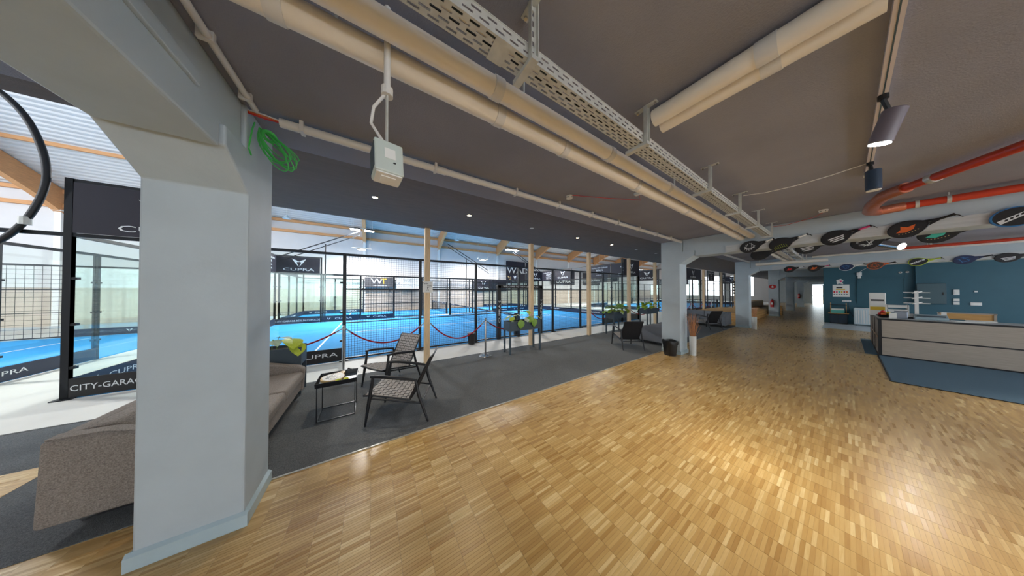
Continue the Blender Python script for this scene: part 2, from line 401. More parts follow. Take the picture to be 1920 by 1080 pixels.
for z,l in((6.0,'lower'),(6.72,'upper')):
    struct('wall_girt',MB().box(XW+.01,XW+.16,-34,YE,z-.09,z+.09),m_girt,l+' timber rail along the top of the hall wall')
for x_ in(-18.2,-14.6,-11.0,-7.4):
    struct('roof_purlin',MB().box(x_-.06,x_+.06,-34,YE,roofz(x_)-.16,roofz(x_)-.01),m_girt,'timber purlin under the corrugated roof')
# timber posts at the edge of the lounge
for i,y in enumerate((1.12,4.31,7.2,10.1,12.65,16.0,19.9,24.0,28.0)):
    o=struct('timber_post',MB().box(-.06,.06,-.06,.06,0,ZA),m_post,['pine post with the white card pinned on','pine post behind the leafy planter box','bare pine post between planters','pine post behind the bushiest planter','pine post by the farthest planter','pine post in front of the emblem banner'][i] if i<6 else 'pine post beyond the second lounge',bevel=.004)
    o.location=(-5.52,y,0)
    if i>=6: o['group']='far pine posts'

# ---- hall floodlights (real lamps of the place)
def floodlight(x,y,z,label,power,heads=(-.34,.34),lname='floodlight_light'):
    t=thing('floodlight',label,'floodlight',(x,y,z),0,'hall floodlights')
    for s in heads:
        MB().box(-.2,.2,s-.26,s+.26,.0,.07).build('lamp_head',m_black,t,bevel=.01)
        MB().box(-.17,.17,s-.23,s+.23,-.012,.001).build('lamp_lens',m_flood,t)
    MB().box(-.03,.03,-.6,.6,.07,.12).build('mounting_bar',m_galv,t)
    for s in(-.5,.5): MB().tube([(0,s,.1),(0,s,roofz(x)-z-.005)],.01,6).build('suspension_rod',m_galv,t)
    a=area(lname,(x,y,z-.03),(0,0,0),.4,1.1 if len(heads)>1 else .5,power,(1,.985,.96)); a.parent=None
    return t
# ---- padel courts
XF=-6.85; XB=-15.7; ZR=2.66; ZT=3.58; PW=1.775
LETTERS=['CUPRA','CITY-GARAGE-BERLIN.CUPRA.DE']
def mesh_panel(mb,axis,c,a0,a1,z0,z1,sp,w):
    """wire grid in the plane axis=c, from a0..a1 and z0..z1"""
    n=max(1,round((a1-a0)/sp)); k=max(1,round((z1-z0)/sp))
    for i in range(1,n):
        a=a0+(a1-a0)*i/n
        if axis=='x': mb.add([(c,a-w/2,z0),(c,a+w/2,z0),(c,a+w/2,z1),(c,a-w/2,z1)],[(0,1,2,3)]); mb.add([(c-w/2,a,z0),(c+w/2,a,z0),(c+w/2,a,z1),(c-w/2,a,z1)],[(0,1,2,3)])
        else: mb.add([(a-w/2,c,z0),(a+w/2,c,z0),(a+w/2,c,z1),(a-w/2,c,z1)],[(0,1,2,3)]); mb.add([(a,c-w/2,z0),(a,c+w/2,z0),(a,c+w/2,z1),(a,c-w/2,z1)],[(0,1,2,3)])
    for i in range(1,k):
        z=z0+(z1-z0)*i/k
        if axis=='x': mb.add([(c,a0,z-w/2),(c,a1,z-w/2),(c,a1,z+w/2),(c,a0,z+w/2)],[(0,1,2,3)]); mb.add([(c-w/2,a0,z),(c+w/2,a0,z),(c+w/2,a1,z),(c-w/2,a1,z)],[(0,1,2,3)])
        else: mb.add([(a0,c,z-w/2),(a1,c,z-w/2),(a1,c,z+w/2),(a0,c,z+w/2)],[(0,1,2,3)]); mb.add([(a0,c-w/2,z),(a1,c-w/2,z),(a1,c+w/2,z),(a0,c+w/2,z)],[(0,1,2,3)])
def cage(label,x,y): return thing('court_cage',label,'court cage',(x,y,0))
def cage_side(T,axis,c,a0,n,kinds,face,sp=.06,w=.005,banners=(),boards=(),doors=(),pw=PW,foot=True,hi=()):
    """a straight side of a court cage; kinds per panel g(lass) m(esh) d(oor, open); face=+1/-1 side that carries print"""
    org=(c,a0,0) if axis=='x' else (a0,c,0)
    t=T; before=set(T.children)
    def bx(mb,lo,hi_,z0,z1,th):
        if axis=='x': mb.box(-th/2,th/2,lo,hi_,z0,z1)
        else: mb.box(lo,hi_,-th/2,th/2,z0,z1)
        return mb
    tall=[False]*(n+1)
    for i in hi: tall[i]=tall[i+1]=True
    for i in range(n+1):
        p=i*pw; zt=ZT if tall[i] else ZR+.02
        po=bx(MB(),p-.035,p+.035,0,zt,.07).build('post',m_fence,t)
        if foot:
            if axis=='x': MB().box(-.09,.09,p-.09,p+.09,0,.015).build('foot_plate',m_fence,po)
            else: MB().box(p-.09,p+.09,-.09,.09,0,.015).build('foot_plate',m_fence,po)
    bx(MB(),0,n*pw,ZR-.03,ZR+.03,.05).build('top_rail',m_fence,t)
    for i in range(n):
        k=kinds[i]; a,b=i*pw+.035,(i+1)*pw-.035
        if i in hi:
            bx(MB(),a,b,ZT-.05,ZT,.04).build('upper_rail',m_fence,t)
        if k=='g':
            bx(MB(),a,b,.03,ZR-.04,.012).build('glass_panel',m_glass,t)
            for z in(.5,1.2,1.95):
                for q in(a+.02,b-.02): bx(MB(),q-.03,q+.03,z-.02,z+.02,.06).build('glass_clamp',m_fence,t)
        elif k=='m':
            bx(MB(),a,b,1.77,1.81,.035).build('middle_rail',m_fence,t); bx(MB(),a,b,.93,.955,.03).build('middle_rail',m_fence,t); bx(MB(),a,b,.03,.07,.04).build('bottom_rail',m_fence,t)
            g=MB(); mesh_panel(g,axis,0,a,b,.05,ZR,sp,w); g.build('wire_mesh',m_wire,t,kind='stuff')
        elif k=='d':
            bx(MB(),a,b,1.93,1.98,.035).build('lintel_rail',m_fence,t)
            g=MB(); mesh_panel(g,axis,0,a,b,1.95,ZR,sp,w); g.build('wire_mesh',m_wire,t,kind='stuff')
    def flat(lo,hi_,z0,z1,mat,name,off):
        mb=MB()
        if axis=='x': mb.box(off-.006,off+.006,lo,hi_,z0,z1)
        else: mb.box(lo,hi_,off-.006,off+.006,z0,z1)
        return mb.build(name,mat,t)
    def rot(f): return (FX if f>0 else FXM) if axis=='x' else (FY if f>0 else FYM)
    def pos(a,z,off): return (off,a,z) if axis=='x' else (a,off,z)
    for (i0,i1,kind) in banners:
        a,b=i0*pw+.05,i1*pw-.05; B=flat(a,b,ZR+.03,ZT-.06,m_banner,'banner',face*.045)
        f=face*.0535
        if kind=='logo':
            text('CUPRA',.2,pos((a+b)/2,ZR+.2,f),rot(face),m_text,B,sx=1.9); logo(.27,pos((a+b)/2,ZR+.56,f),rot(face),m_text,B)
        elif kind=='word':
            text('CUPRA',.16,pos((a+b)/2,ZR+.16,f),rot(face),m_text,B,sx=1.75); logo(.24,pos((a+b)/2,ZR+.52,f),rot(face),m_text,B)
        elif kind=='info':
            for q,(s,h) in enumerate((('CUPRA CITY GARAGE',.13),('BERLIN',.17),('cupraofficial.de',.1),('PADEL CLUB',.1))): text(s,h,pos((a+b)/2,ZR+.7-q*.17,f),rot(face),m_text,B)
    for (i0,i1,kind,f,h) in boards:
        a,b=i0*pw+.04,i1*pw-.04; off=f*.03; B=flat(a,b,.02,h,m_boardk if kind in('city','logok') else m_board,'kick_board',off); fo=f*.0375
        if kind=='city': text('CITY-GARAGE-BERLIN.CUPRA.DE',.135,pos((a+b)/2,h*.5,fo),rot(f),m_text,B,sx=.84)
        elif kind=='cityw': text('CITY-GARAGE-BERLIN.CUPRA.DE',.13,pos((a+b)/2,h*.55,fo),rot(f),m_text,B,sx=.9)
        else:
            s=-1 if rot(f) in(FX,FYM) else 1; q=(a+b)/2+(.28 if kind=='logok' else 0)
            text('CUPRA',h*.42,pos(q-s*.3*h,h*.55,fo),rot(f),m_text,B,sx=1.75); logo(h*.25,pos(q+s*h*1.65,h*.58,fo),rot(f),m_text,B)
    for ch in T.children:
        if ch not in before: ch.location=Vector(org)-T.location
    return t
Y1=-4.13; NP=10; Y1E=Y1+NP*PW; Y0=-5.9; Y3=20.4
C1=cage('black steel and glass cage of the first blue court with the welcome doorway',XF,Y1)
C0=cage('glass end of the neighbouring court cage across the gap',XB,Y0)
C2=cage('cage of the narrow court along the hall wall',-21.15,Y1)
C3=cage('cage of the second blue court past the carpet lounge',XF,Y3)
cage_side(C1,'x',XF,Y1,NP,'ggmmmmmmgg',1,sp=.058,w=.0055,banners=((0,1,'word'),(9,10,'word')),
    boards=((0,1,'city',1,.33),(1,2,'logok',1,.33),(8,10,'logo',-1,.33)),hi=(0,9))
cage_side(C1,'x',XB,Y1,NP,'ggmmddmmgg',1,sp=.13,w=.009,banners=((0,1,'logo'),(9,10,'logo')),
    boards=((0,1,'cityw',1,.3),(1,2,'logo',1,.33),(2,3,'logo',1,.3),(7,8,'logo',1,.3),(8,9,'logo',1,.33),(9,10,'cityw',1,.3)),hi=(0,9),foot=False)
WX=(XF-XB)/5
cage_side(C1,'y',Y1,XB,5,'ggggg',1,pw=WX,banners=((0,1,'info'),(1,2,'info')),boards=((0,2,'logo',1,.33),(2,4,'cityw',1,.33),(4,5,'logo',1,.33)),hi=range(5),foot=False)
cage_side(C1,'y',Y1E,XB,5,'ggggg',-1,pw=WX,banners=((0,1,'info'),(1,2,'logo'),(3,4,'info'),(4,5,'word')),boards=((0,2,'logo',-1,.33),(2,4,'cityw',-1,.33),(4,5,'logo',-1,.33)),hi=range(5),foot=False)
# neighbouring court towards the windows behind
cage_side(C0,'y',Y0,XB,5,'ggggg',1,pw=WX,boards=((0,2,'logo',1,.3),(3,5,'logo',1,.3)),hi=(0,1),banners=((0,1,'info'),),foot=False)
cage_side(C0,'x',XB,Y0-10*PW,10,'ggmmmmmmgg',1,sp=.16,w=.011,boards=((8,10,'logo',1,.3),),hi=(0,9),banners=((9,10,'info'),),foot=False)
MB().box(-.025,.025,Y0-Y1+.05,-.04,ZR-.03,ZR+.03).build('linking_rail',m_fence,C1)
# second (single) court behind
X2F=-16.3; X2B=-21.15; W2=(X2F-X2B)/3
cage_side(C2,'x',X2F,Y1,NP,'ggmmddmmgg',1,sp=.16,w=.011,boards=((0,2,'logo',-1,.3),),foot=False)
cage_side(C2,'x',X2B,Y1,NP,'ggmmmmmmgg',1,sp=.16,w=.011,boards=((0,1,'logo',1,.3),(1,2,'logo',1,.3),(8,9,'logo',1,.3),(9,10,'logo',1,.3)),foot=False)
cage_side(C2,'y',Y1,X2B,3,'ggg',1,pw=W2,boards=((0,3,'logo',1,.3),),hi=(0,1,2),banners=((1,2,'logo'),),foot=False)
cage_side(C2,'y',Y1E,X2B,3,'ggg',-1,pw=W2,boards=((0,3,'logo',-1,.3),),hi=(0,1,2),banners=((0,1,'logo'),(2,3,'logo')),foot=False)
# third court further along the hall
cage_side(C3,'x',XF,Y3,NP,'ggmmmmmmgg',1,sp=.1,w=.007,banners=((0,2,'logo'),(3,4,'info'),(5,6,'logo')),boards=((0,2,'logo',1,.33),(2,4,'logo',1,.3)),hi=(0,1,3,5,9),foot=False)
cage_side(C3,'x',XB,Y3,NP,'ggmmmmmmgg',1,sp=.16,w=.011,boards=((0,2,'logo',1,.3),(8,10,'logo',1,.3)),banners=((0,1,'logo'),(9,10,'logo')),hi=(0,9),foot=False)
cage_side(C3,'y',Y3,XB,5,'ggggg',-1,pw=WX,boards=((0,3,'logo',-1,.3),),hi=(0,1,3,4),banners=((0,1,'logo'),(1,2,'info'),(3,4,'logo')),foot=False)
cage_side(C3,'y',Y3+NP*PW,XB,5,'ggggg',-1,pw=WX,boards=((0,5,'logo',-1,.3),),hi=(0,1,3,4),banners=((1,2,'info'),(4,5,'logo')),foot=False)
# turf and lines
def court(name,x0,x1,y0,y1,label):
    c=struct('floor_'+name,MB().box(x0,x1,y0,y1,0,.012),m_turf,label)
    ym=(y0+y1)/2; xm=(x0+x1)/2; sl=6.1; w=.024
    for b in((x0,x1,ym-sl-w,ym-sl+w),(x0,x1,ym+sl-w,ym+sl+w),(xm-w,xm+w,ym-sl,ym+sl)):
        MB().box(*b,.011,.0145).build('court_line',m_text,c)
    return c
court('court_blue',XB,XF,Y1,Y1E,'blue turf of the first padel court')
court('court_narrow',X2B,X2F,Y1,Y1E,'blue turf of the narrow court at the back')
court('court_neighbour',XB,XF-.05,Y0-17.7,Y0,'blue turf of the neighbouring court')
court('court_second',XB,XF,Y3,Y3+NP*PW,'blue turf of the second court along the hall')
def net(x0,x1,y,label):
    t=thing('padel_net',label,'net',((x0+x1)/2,y,.012)); h=(x1-x0)/2
    g=MB(); mesh_panel(g,'y',0,-h,h,.02,.76,.05,.006); g.build('net_mesh',m_wire,t,kind='stuff')
    b=MB().box(-h,h,-.006,.006,.74,.81).build('net_band',m_board,t)
    for k in range(6): text('CUPRA' if k%2 else 'CITY GARAGE',.05,(-h+(k+.5)*2*h/6,-.0075,.775),FYM,m_text,b,sx=1.6)
    for s in(-1,1):
        p=MB().box(s*h-.06,s*h+.06,-.06,.06,0,.86).build('net_post',m_boardk,t,bevel=.01)
net(XB+.12,XF-.2,(Y1+Y1E)/2,'black net across the first blue court')
net(X2B+.1,X2F-.1,(Y1+Y1E)/2,'net across the narrow court at the back')
net(XB+.12,XF-.2,Y3+NP*PW/2,'net across the second blue court')
# doorway arch with print on the front fence
AY=4.84-Y1
for s,y in((-1,-.98),(1,.98)):
    p=MB().box(-.07,.07,y-.075,y+.075,0,1.95).build('arch_post',m_boardk,C1,bevel=.02); p.location=(0,AY,0)
    logo(.05,(.0715,y,1.35),FX,m_text,p)
    text('CUPRA',.11,(.0715,y,.92),(R(90),R(-90),R(90)),m_text,p,sx=1.9)
b=MB().box(-.07,.07,-1.05,1.05,1.83,1.97).build('arch_header',m_boardk,C1,bevel=.02); b.location=(0,AY,0)
text('WELCOME TO THE PADEL COURT',.085,(.0715,0,1.9),FX,m_text,b,sx=1.25)
# banners hanging on the hall wall
def wallbanner(y0,y1,z0,z1,mat,label,lines,x=XW+.2,lm=None):
    t=thing('wall_banner',label,'banner',(x,(y0+y1)/2,(z0+z1)/2))
    B=MB().box(-.015,.015,-(y1-y0)/2,(y1-y0)/2,-(z1-z0)/2,(z1-z0)/2).build('sheet',mat,t)
    for s,h,y,z,sx,mm in lines: 
        if s=='logo': logo(h,(.0165,y,z),FX,mm,B)
        else: text(s,h,(.0165,y,z),FX,mm,B,sx=sx)
    return t
wallbanner(13.0,16.6,2.7,5.2,m_banner,'large dark banner with big white letters on the hall wall',(('WADO',1.0,.35,.15,1.25,m_text),('logo',.35,-1.3,-.7,1,m_gold)))
wallbanner(9.0,13.0,1.75,2.95,m_banner,'small dark emblem banner low on the hall wall',(('logo',.3,-.9,.2,1,m_text),('CUPRA',.22,-.9,-.3,1.8,m_text)),x=XW+.24)
wallbanner(-.5,1.65,2.02,2.85,M('charcoal_vinyl',(70,70,74),.6),'charcoal banner with white and gold initials',(('W',.62,-.25,.08,1.3,m_text),('T',.62,.25,.08,1.3,m_yel),('www.wt-padel.de',.1,0,-.27,1.4,m_text)),x=X2B+.06)
wallbanner(1.75,3.95,1.9,2.95,m_paper,'white banner with pale grey lettering',(('deutscher',.32,.1,.2,1,M('grey_print',(150,152,155),.6)),('padelverband',.32,.1,-.18,1,M('grey_print',(150,152,155),.6)),('x',.6,-.9,0,1,M('grey_print',(150,152,155),.6))),x=X2B+.06)
wallbanner(20.0,24.6,2.6,4.6,m_banner,'dark emblem banner high on the hall wall past the beams',(('logo',.75,0,.3,1,m_text),('CUPRA',.5,0,-.6,1.9,m_text)))
wallbanner(26.5,30.5,2.6,4.4,m_banner,'dark text banner high on the hall wall past the beams',(('CUPRA',.5,0,.4,1.6,m_text),('CITY GARAGE',.4,0,-.2,1,m_text)))
# floodlights on poles at the court cages
def lamp_pole(x,y,z,sy,cage_):
    L=Vector((x,y,0))-cage_.location
    a=MB().tube([(0,0,0),(0,0,z)],.03,8).build('light_pole',m_fence,cage_)
    MB().bar((0,sy*1.93,3.45),(.3,-sy*1.6,5.25),.045,.045).build('lamp_arm',m_fence,a); MB().bar((.12,sy*1.93,3.2),(.4,-sy*1.6,5.0),.035,.035).build('lamp_arm',m_fence,a)
    a.location=L
floodlight(-15.4,-.5,5.3,'twin floodlight above the far side of the first court',600)
floodlight(-15.4,10.0,5.2,'twin floodlight above the net side of the narrow court',600)
floodlight(-15.4,22.5,4.6,'twin floodlight above the second court',560)
floodlight(-19.0,-.65,4.72,'single floodlight hanging low under the far corner twin floodlight',340,(0,))
floodlight(-19.0,8.95,4.7,'single floodlight between the white banner and the dark hall wall banners',340,(0,))
floodlight(-15.7,31.9,4.7,'single floodlight at the far end of the second court',340,(0,))
floodlight(-9.5,-8.5,6.3,'twin floodlight over the neighbouring court',330,lname='floodlight_neighbour_offscreen')
for x,y,a,l in((XB-.1,-2.2,-1,C1),(XB-.1,11.7,1,C1),(X2F-.1,6.3,1,C2)):
    lamp_pole(x,y,4.35,a,l)
def single_lamp(x,y,z,label):
    t=thing('bell_lamp',label,'lamp',(x,y,z),0,'bell lamps under the hall roof')
    MB().lathe([(.04,.22),(.07,.16),(.16,.05),(.2,0),(.19,0),(.05,.12)],16).build('shade',m_acw,t,smooth=True)
    MB().tube([(0,0,.2),(0,0,roofz(x)-z)],.012,6).build('rod',m_galv,t); MB().lathe([(.1,.03),(.1,.06)],12).build('bulb',m_white,t)
single_lamp(-18.5,-4.4,6.15,'white bell lamp above the emblem banner of the far corner'); single_lamp(-18.5,6.2,6.15,'white bell lamp beside the curved beam over the white banner')
# black hose loop hanging at the neighbouring court
def _ax(u,v,x):
    f=Vector((-math.sin(YAW)*math.cos(PITCH),math.cos(YAW)*math.cos(PITCH),math.sin(PITCH))); r=Vector((math.cos(YAW),math.sin(YAW),0)); d=f+r*((u-960)/FPX)+r.cross(f)*((540-v)/FPX)
    return Vector((0,0,HC))+d*(x/d.x)
t=thing('cable_loop','thick black hose loop hung on the rail by the gap between the courts','hose',(-6.79,-4.6,2.7))
pts=[_ax(u,v,-6.79)-Vector((-6.79,-4.6,2.7)) for u,v in((-150,128),(-60,140),(0,172),(45,215),(72,262),(86,308),(84,350),(62,395),(30,430),(-10,455),(-80,480),(-150,482),(-230,440))]
q=[]
for k in range(len(pts)-1):
    a,b=pts[k],pts[k+1]; p0=pts[max(k-1,0)]; p3=pts[min(k+2,len(pts)-1)]
    for m in range(4):
        f=m/4; q.append(.5*((2*a)+(b-p0)*f+(2*p0-5*a+4*b-p3)*f*f+(3*a-p0-3*b+p3)*f**3))
MB().tube(q,.036,10).build('hose',m_black,t,smooth=True); MB().tube([q[30]-Vector((.0,.0,.06)),q[30]+Vector((0,0,.06))],.05,10).build('hose_clip',m_galv,t)

# ================================================================== CEILING SERVICES
_fw=Vector((-math.sin(YAW)*math.cos(PITCH),math.cos(YAW)*math.cos(PITCH),math.sin(PITCH))); _rt=Vector((math.cos(YAW),math.sin(YAW),0)); _up=_rt.cross(_fw); _O=Vector((0,0,HC))
def ray(u,v): return _fw+_rt*((u-960)/FPX)+_up*((540-v)/FPX)
def atX(u,v,x): d=ray(u,v); return _O+d*(x/d.x)
def atY(u,v,y): d=ray(u,v); return _O+d*(y/d.y)
def atZ(u,v,z): d=ray(u,v); return _O+d*((z-HC)/d.z)

def drain_pipe(x,z,r,y0,y1,label,joints):
    t=thing('drain_pipe',label,'pipe',(x,y0,z))
    MB().tube([(0,0,0),(0,y1-y0,0)],r,20).build('pipe_run',m_beige,t,smooth=True)
    for j in joints: MB().tube([(0,j-y0-.03,0),(0,j-y0+.03,0)],r+.006,20).build('collar',m_whpipe,t,smooth=True)
    for j in joints[::2]: MB().tube([(0,j-y0+.2,0),(0,j-y0+.2,ZC-z+.002)],.008,6).build('hanger_rod',m_galv,t)
drain_pipe(-1.285,2.95,.058,-.8,7.08,'beige drain pipe running outermost under the ceiling along the cable tray',(-.35,.72,1.35,2.5,3.9,5.4,6.6))
drain_pipe(-1.125,2.96,.054,-.8,7.08,'beige drain pipe between the outer pipe and the cable tray',(.62,1.75,2.9,4.3,5.8))
drain_pipe(-1.285,2.95,.058,7.5,14.82,'beige drain pipe of the second bay farther from the tray',(8.5,10,12))
drain_pipe(-1.125,2.96,.054,7.5,14.82,'beige drain pipe of the second bay beside the tray',(8.8,10.5,12.4))
for k,(y,z,r,l) in enumerate(((1.80,3.065,.058,'rear beige pipe crossing the ceiling to the lamp track'),(1.925,3.06,.052,'front beige pipe crossing the ceiling to the lamp track'))):
    t=thing('cross_pipe',l,'pipe',(-.78,y,z))
    MB().tube([(0,0,0),(.895,0,0)],r,20).build('pipe_run',m_beige,t,smooth=True)
    MB().tube([(.52,0,0),(.60,0,0)],r+.004,20).build('tape_band',m_whpipe,t,smooth=True)
t=thing('cross_pipe','beige pipe pair bent across the second bay ceiling','pipe',(-1.9,12.6,2.775))
for dy in(0,.13): MB().tube([(0,dy,0),(1.6,dy,0)],.05,14).build('pipe_run',m_beige,t,smooth=True)
MB().tube([(.1,0,0),(.1,0,ZC-2.775)],.008,6).build('hanger_rod',m_galv,t)
t=thing('conduit','pale conduit along the ceiling before the second racket beam','pipe',(-.7,14.6,ZC-.04)); MB().tube([(0,0,0),(5.5,0,0)],.035,10).build('pipe_run',m_beige,t,smooth=True)
t=thing('white_conduit','white plastic conduit clipped along the ceiling edge between the columns','pipe',(-2.42,-.62,ZC-.05))
MB().tube([(0,0,0),(0,.52,0),(0,7.68,0)],.034,14).build('pipe_run',m_whpipe,t,smooth=True); MB().tube([(0,1.18,0),(0,1.3,0)],.04,14).build('sleeve',m_whpipe,t,smooth=True)
for y in(.13,1.19,2.25,3.05,3.85,4.65,5.45,6.25,7.0): MB().box(-.042,.042,y-.012,y+.012,-.036,.049).build('clip',m_whpipe,t)
t=thing('white_conduit','white plastic conduit of the second bay ceiling edge','pipe',(-2.42,7.55,ZC-.05)); MB().tube([(0,0,0),(0,7.2,0)],.034,12).build('pipe_run',m_whpipe,t,smooth=True)
t=thing('thin_conduit','thin white conduit along the near beam at the ceiling','pipe',(-2.38,-.74,ZC-.03))
MB().tube([(0,0,0),(3.2,0,0)],.018,10).build('pipe_run',m_whpipe,t,smooth=True)
for x in(.12,.55,1.2,2.0): MB().box(x-.012,x+.012,-.04,.022,-.022,.03).build('clip',m_whpipe,t)
# perforated cable tray
def slotted(mb,P,L,W,pitch,slot,rows,sw,phase=0):
    """sheet L x W in (s,t), P maps to 3d; rows of slots"""
    gap=(W-rows*sw)/(rows+1); t=0
    for r in range(rows+1):
        mb.add([P(0,t),P(L,t),P(L,t+gap),P(0,t+gap)],[(0,1,2,3)]); t+=gap
        if r==rows: break
        s=-(pitch/2 if (r+phase)%2 else 0); prev=0
        while s<L:
            a=max(0,s+(pitch-slot)); 
            if a>prev: mb.add([P(prev,t),P(min(a,L),t),P(min(a,L),t+sw),P(prev,t+sw)],[(0,1,2,3)])
            prev=s+pitch; s+=pitch
        t+=sw
def tray(x0,x1,y0,y1,z0,z1,label,ys,cables=True):
    t=thing('cable_tray',label,'cable tray',((x0+x1)/2,y0,z0)); h=(x1-x0)/2; L=y1-y0
    mb=MB(); slotted(mb,lambda s,q:(-h+q,s,0),L,2*h,.075,.045,5,.0095); b=mb.build('tray_floor',m_galv,t,kind='stuff')
    for sg,nm in((-1,0),(1,1)):
        mb=MB(); slotted(mb,lambda s,q:(sg*h,s,q),L,z1-z0,.075,.045,2,.0095,nm); mb.build('tray_side',m_galv,t,kind='stuff')
        MB().box(sg*h-.002,sg*h+.002,0,L,z1-z0-.002,z1-z0+.002).build('tray_lip',m_galv,t)
    for j in(.95,):
        if j<L: MB().box(-h-.003,h+.003,j+.25,j+.33,-.003,-.0005).build('splice_plate',m_galv,t)
    for k,(dx,m) in enumerate(((-.012,m_bin),(.012,m_white),(.03,m_planter))):
        MB().tube([(dx,.0,.012),(dx+.01,L*.3,.012),(dx-.008,L*.6,.012),(dx,L,.012)],.008,6).build('cable',m,t)
    for bi,y in enumerate(ys):
        br=thing('tray_bracket','galvanised bracket of the %s bay cable tray, %s from the %s beam'%(('near','near') if False else ('near' if y<7.2 else 'second',('first','second','third','fourth','fifth','sixth')[bi],'near' if y<7.2 else 'front racket')),'bracket',(x1,y,0),0,'slotted brackets of the cable trays')
        mb=MB(); slotted(mb,lambda s,q:(.012,q-.02,z0-.02+s),ZC-z0+.02,.04,.05,.028,1,.012); mb.build('upright',m_galv,br,kind='stuff')
        MB().box(.005,.03,-.022,-.018,z0-.02,ZC).build('upright_flange',m_galv,br); MB().box(.005,.03,.018,.022,z0-.02,ZC).build('upright_flange',m_galv,br)
        MB().box(-.06,.09,-.02,.02,ZC-.006,ZC).build('foot_plate',m_galv,br)
        MB().box(-2*h-.03,.03,-.02,.02,z0-.024,z0-.0005).build('support_arm',m_galv,br)
        for q in(-.045,.075): MB().lathe([(.009,-.016),(.009,-.006)],8,(q,0,ZC)).build('bolt',m_chrome,br)
tray(-.92,-.815,-.75,6.98,2.865,2.935,'perforated galvanised cable tray under the near ceiling bay',(.64,1.72,3.12,4.36,5.55,6.8))
tray(-.92,-.815,7.6,14.7,2.865,2.935,'perforated galvanised cable tray in the second ceiling bay',(8.4,9.8,11.2,12.6,13.9))
# hanging control box
t=thing('hanging_sensor_box','pale green box hanging on a white tube below the beige pipes','control box',(-1.203,.055,2.275),R(8))
b=MB().box(-.05,.05,-.06,.06,-.16,0).build('housing',M('pale_green_housing',(196,206,200),.45),t,bevel=.008); b.location=(0,0,.165); b.rotation_euler=(0,R(-10),0)
MB().box(-.042,.042,-.052,.052,-.166,-.159).build('diffuser',m_white,b); MB().box(-.022,.022,-.03,.03,-.169,-.165).build('label_plate',m_paper,b)
MB().box(.049,.052,-.02,.025,-.09,-.04).build('sticker',m_paper,b); MB().lathe([(.006,0),(.006,.004)],8,(.05,.02,-.11)).build('screw',m_black,b)
MB().box(-.045,.045,-.0625,-.0595,-.14,-.02).build('side_grille',m_planter,b)
MB().tube([(0,0,.43),(0,0,ZC-2.275)],.015,10).build('hanging_tube',m_whpipe,t,smooth=True); MB().tube([(0,0,.42),(0,0,.46)],.026,10).build('tube_clamp',m_whpipe,t)
for s in(-.012,.012): MB().tube([(s,0,.158),(s*.4,0,.44)],.005,6).build('suspension_wire',m_galv,t)
MB().tube([(0,0,.44),(-.03,-.05,.36),(-.035,-.06,.28),(.0,-.03,.21),(.02,0,.158)],.007,8).build('white_cable',m_whpipe,t,smooth=True)
# green cord coil
t=thing('green_cord_coil','coil of bright green cord hanging by the near column head','cord coil',(-2.47,-.74,3.03))
for k in range(9):
    a=random.uniform(-.02,.02); w=random.uniform(.07,.125); l=random.uniform(.25,.36); ph=R(random.uniform(24,58))
    pts=[]
    for q in range(17):
        an=2*math.pi*q/16; lx=w*math.sin(an)*(.35+.65*math.sin(an/2)); lz=-l/2+l/2*math.cos(an)
        pts.append((a+lx*.5,(-lz)*math.sin(ph)*.95+lx*math.cos(ph),lz*math.cos(ph)-.02))
    MB().tube(pts,.004,6,cap=False).build('cord_loop',m_green,t,smooth=True)
MB().tube([(.02*math.sin(2*math.pi*q/10)*2,.05+.035*math.cos(2*math.pi*q/10),-.06+.02*math.sin(2*math.pi*q/10)) for q in range(11)],.012,6).build('cord_wrap',m_green,t,smooth=True)
MB().tube([(0,-.03,.02),(.04,-.03,-.06),(.03,-.05,-.2),(.05,-.03,-.26)],.005,6).build('cord_tail',m_green,t)
t=thing('cable_pair','red and white cables entering the conduit beside the green coil','cable',(-2.42,-.8,ZC-.045))
for k,m in enumerate((m_red2,m_orange,m_paper)): MB().tube([(0,0,.01*k),(.004*k,.1,.012*k-.01),(0,.19,.006*k-.006)],.005,6).build('cable',m,t)
# smoke detectors
def smoke(x,y,label,wire,wl):
    t=thing('smoke_detector',label,'smoke detector',(x,y,ZC))
    MB().lathe([(.05,-.002),(.052,-.02),(.046,-.04),(.02,-.046)],18).build('housing',m_white,t,smooth=True)
    for k in range(6): a=k*math.pi/3; MB().cbox((.044*math.cos(a),.044*math.sin(a),-.03),(.012,.012,.014)).build('vent',m_planter,t)
    MB().tube(wire,.004,6).build('red_wire',m_red2,t,smooth=True)
e=atZ(1197,362,ZC-.01)
smoke(-2.17,2.40,'white smoke detector on the bare ceiling with a red wire to the pipes',[(.05,0,-.01),(.25,.45,-.015),(.5,1.0,-.012),(e.x+2.17,e.y-2.40,-.01)],'')
t=thing('junction_clip','small grey junction box beside the beige pipes','junction box',(e.x,e.y,ZC-.02)); MB().cbox((0,0,.005),(.1,.06,.035)).build('housing',m_galv,t,bevel=.005); MB().cbox((0,0,-.014),(.07,.04,.006)).build('lid',m_white,t)
smoke(-.19,6.45,'white smoke detector close to the racket beam with a loose red wire',[(.05,0,-.01),(-.1,.35,-.03),(-.45,.5,-.07),(-.62,.53,-.05)],'')
t=thing('thin_white_cable','thin white cable sagging from the tray to the lamp track','cable',(-.78,4.45,ZC-.02)); MB().tube([(0,0,0),(.2,.02,-.03),(.45,.03,-.035),(.7,.02,-.02),(.93,-.02,.0)],.005,6).build('cable_run',m_white,t,smooth=True)
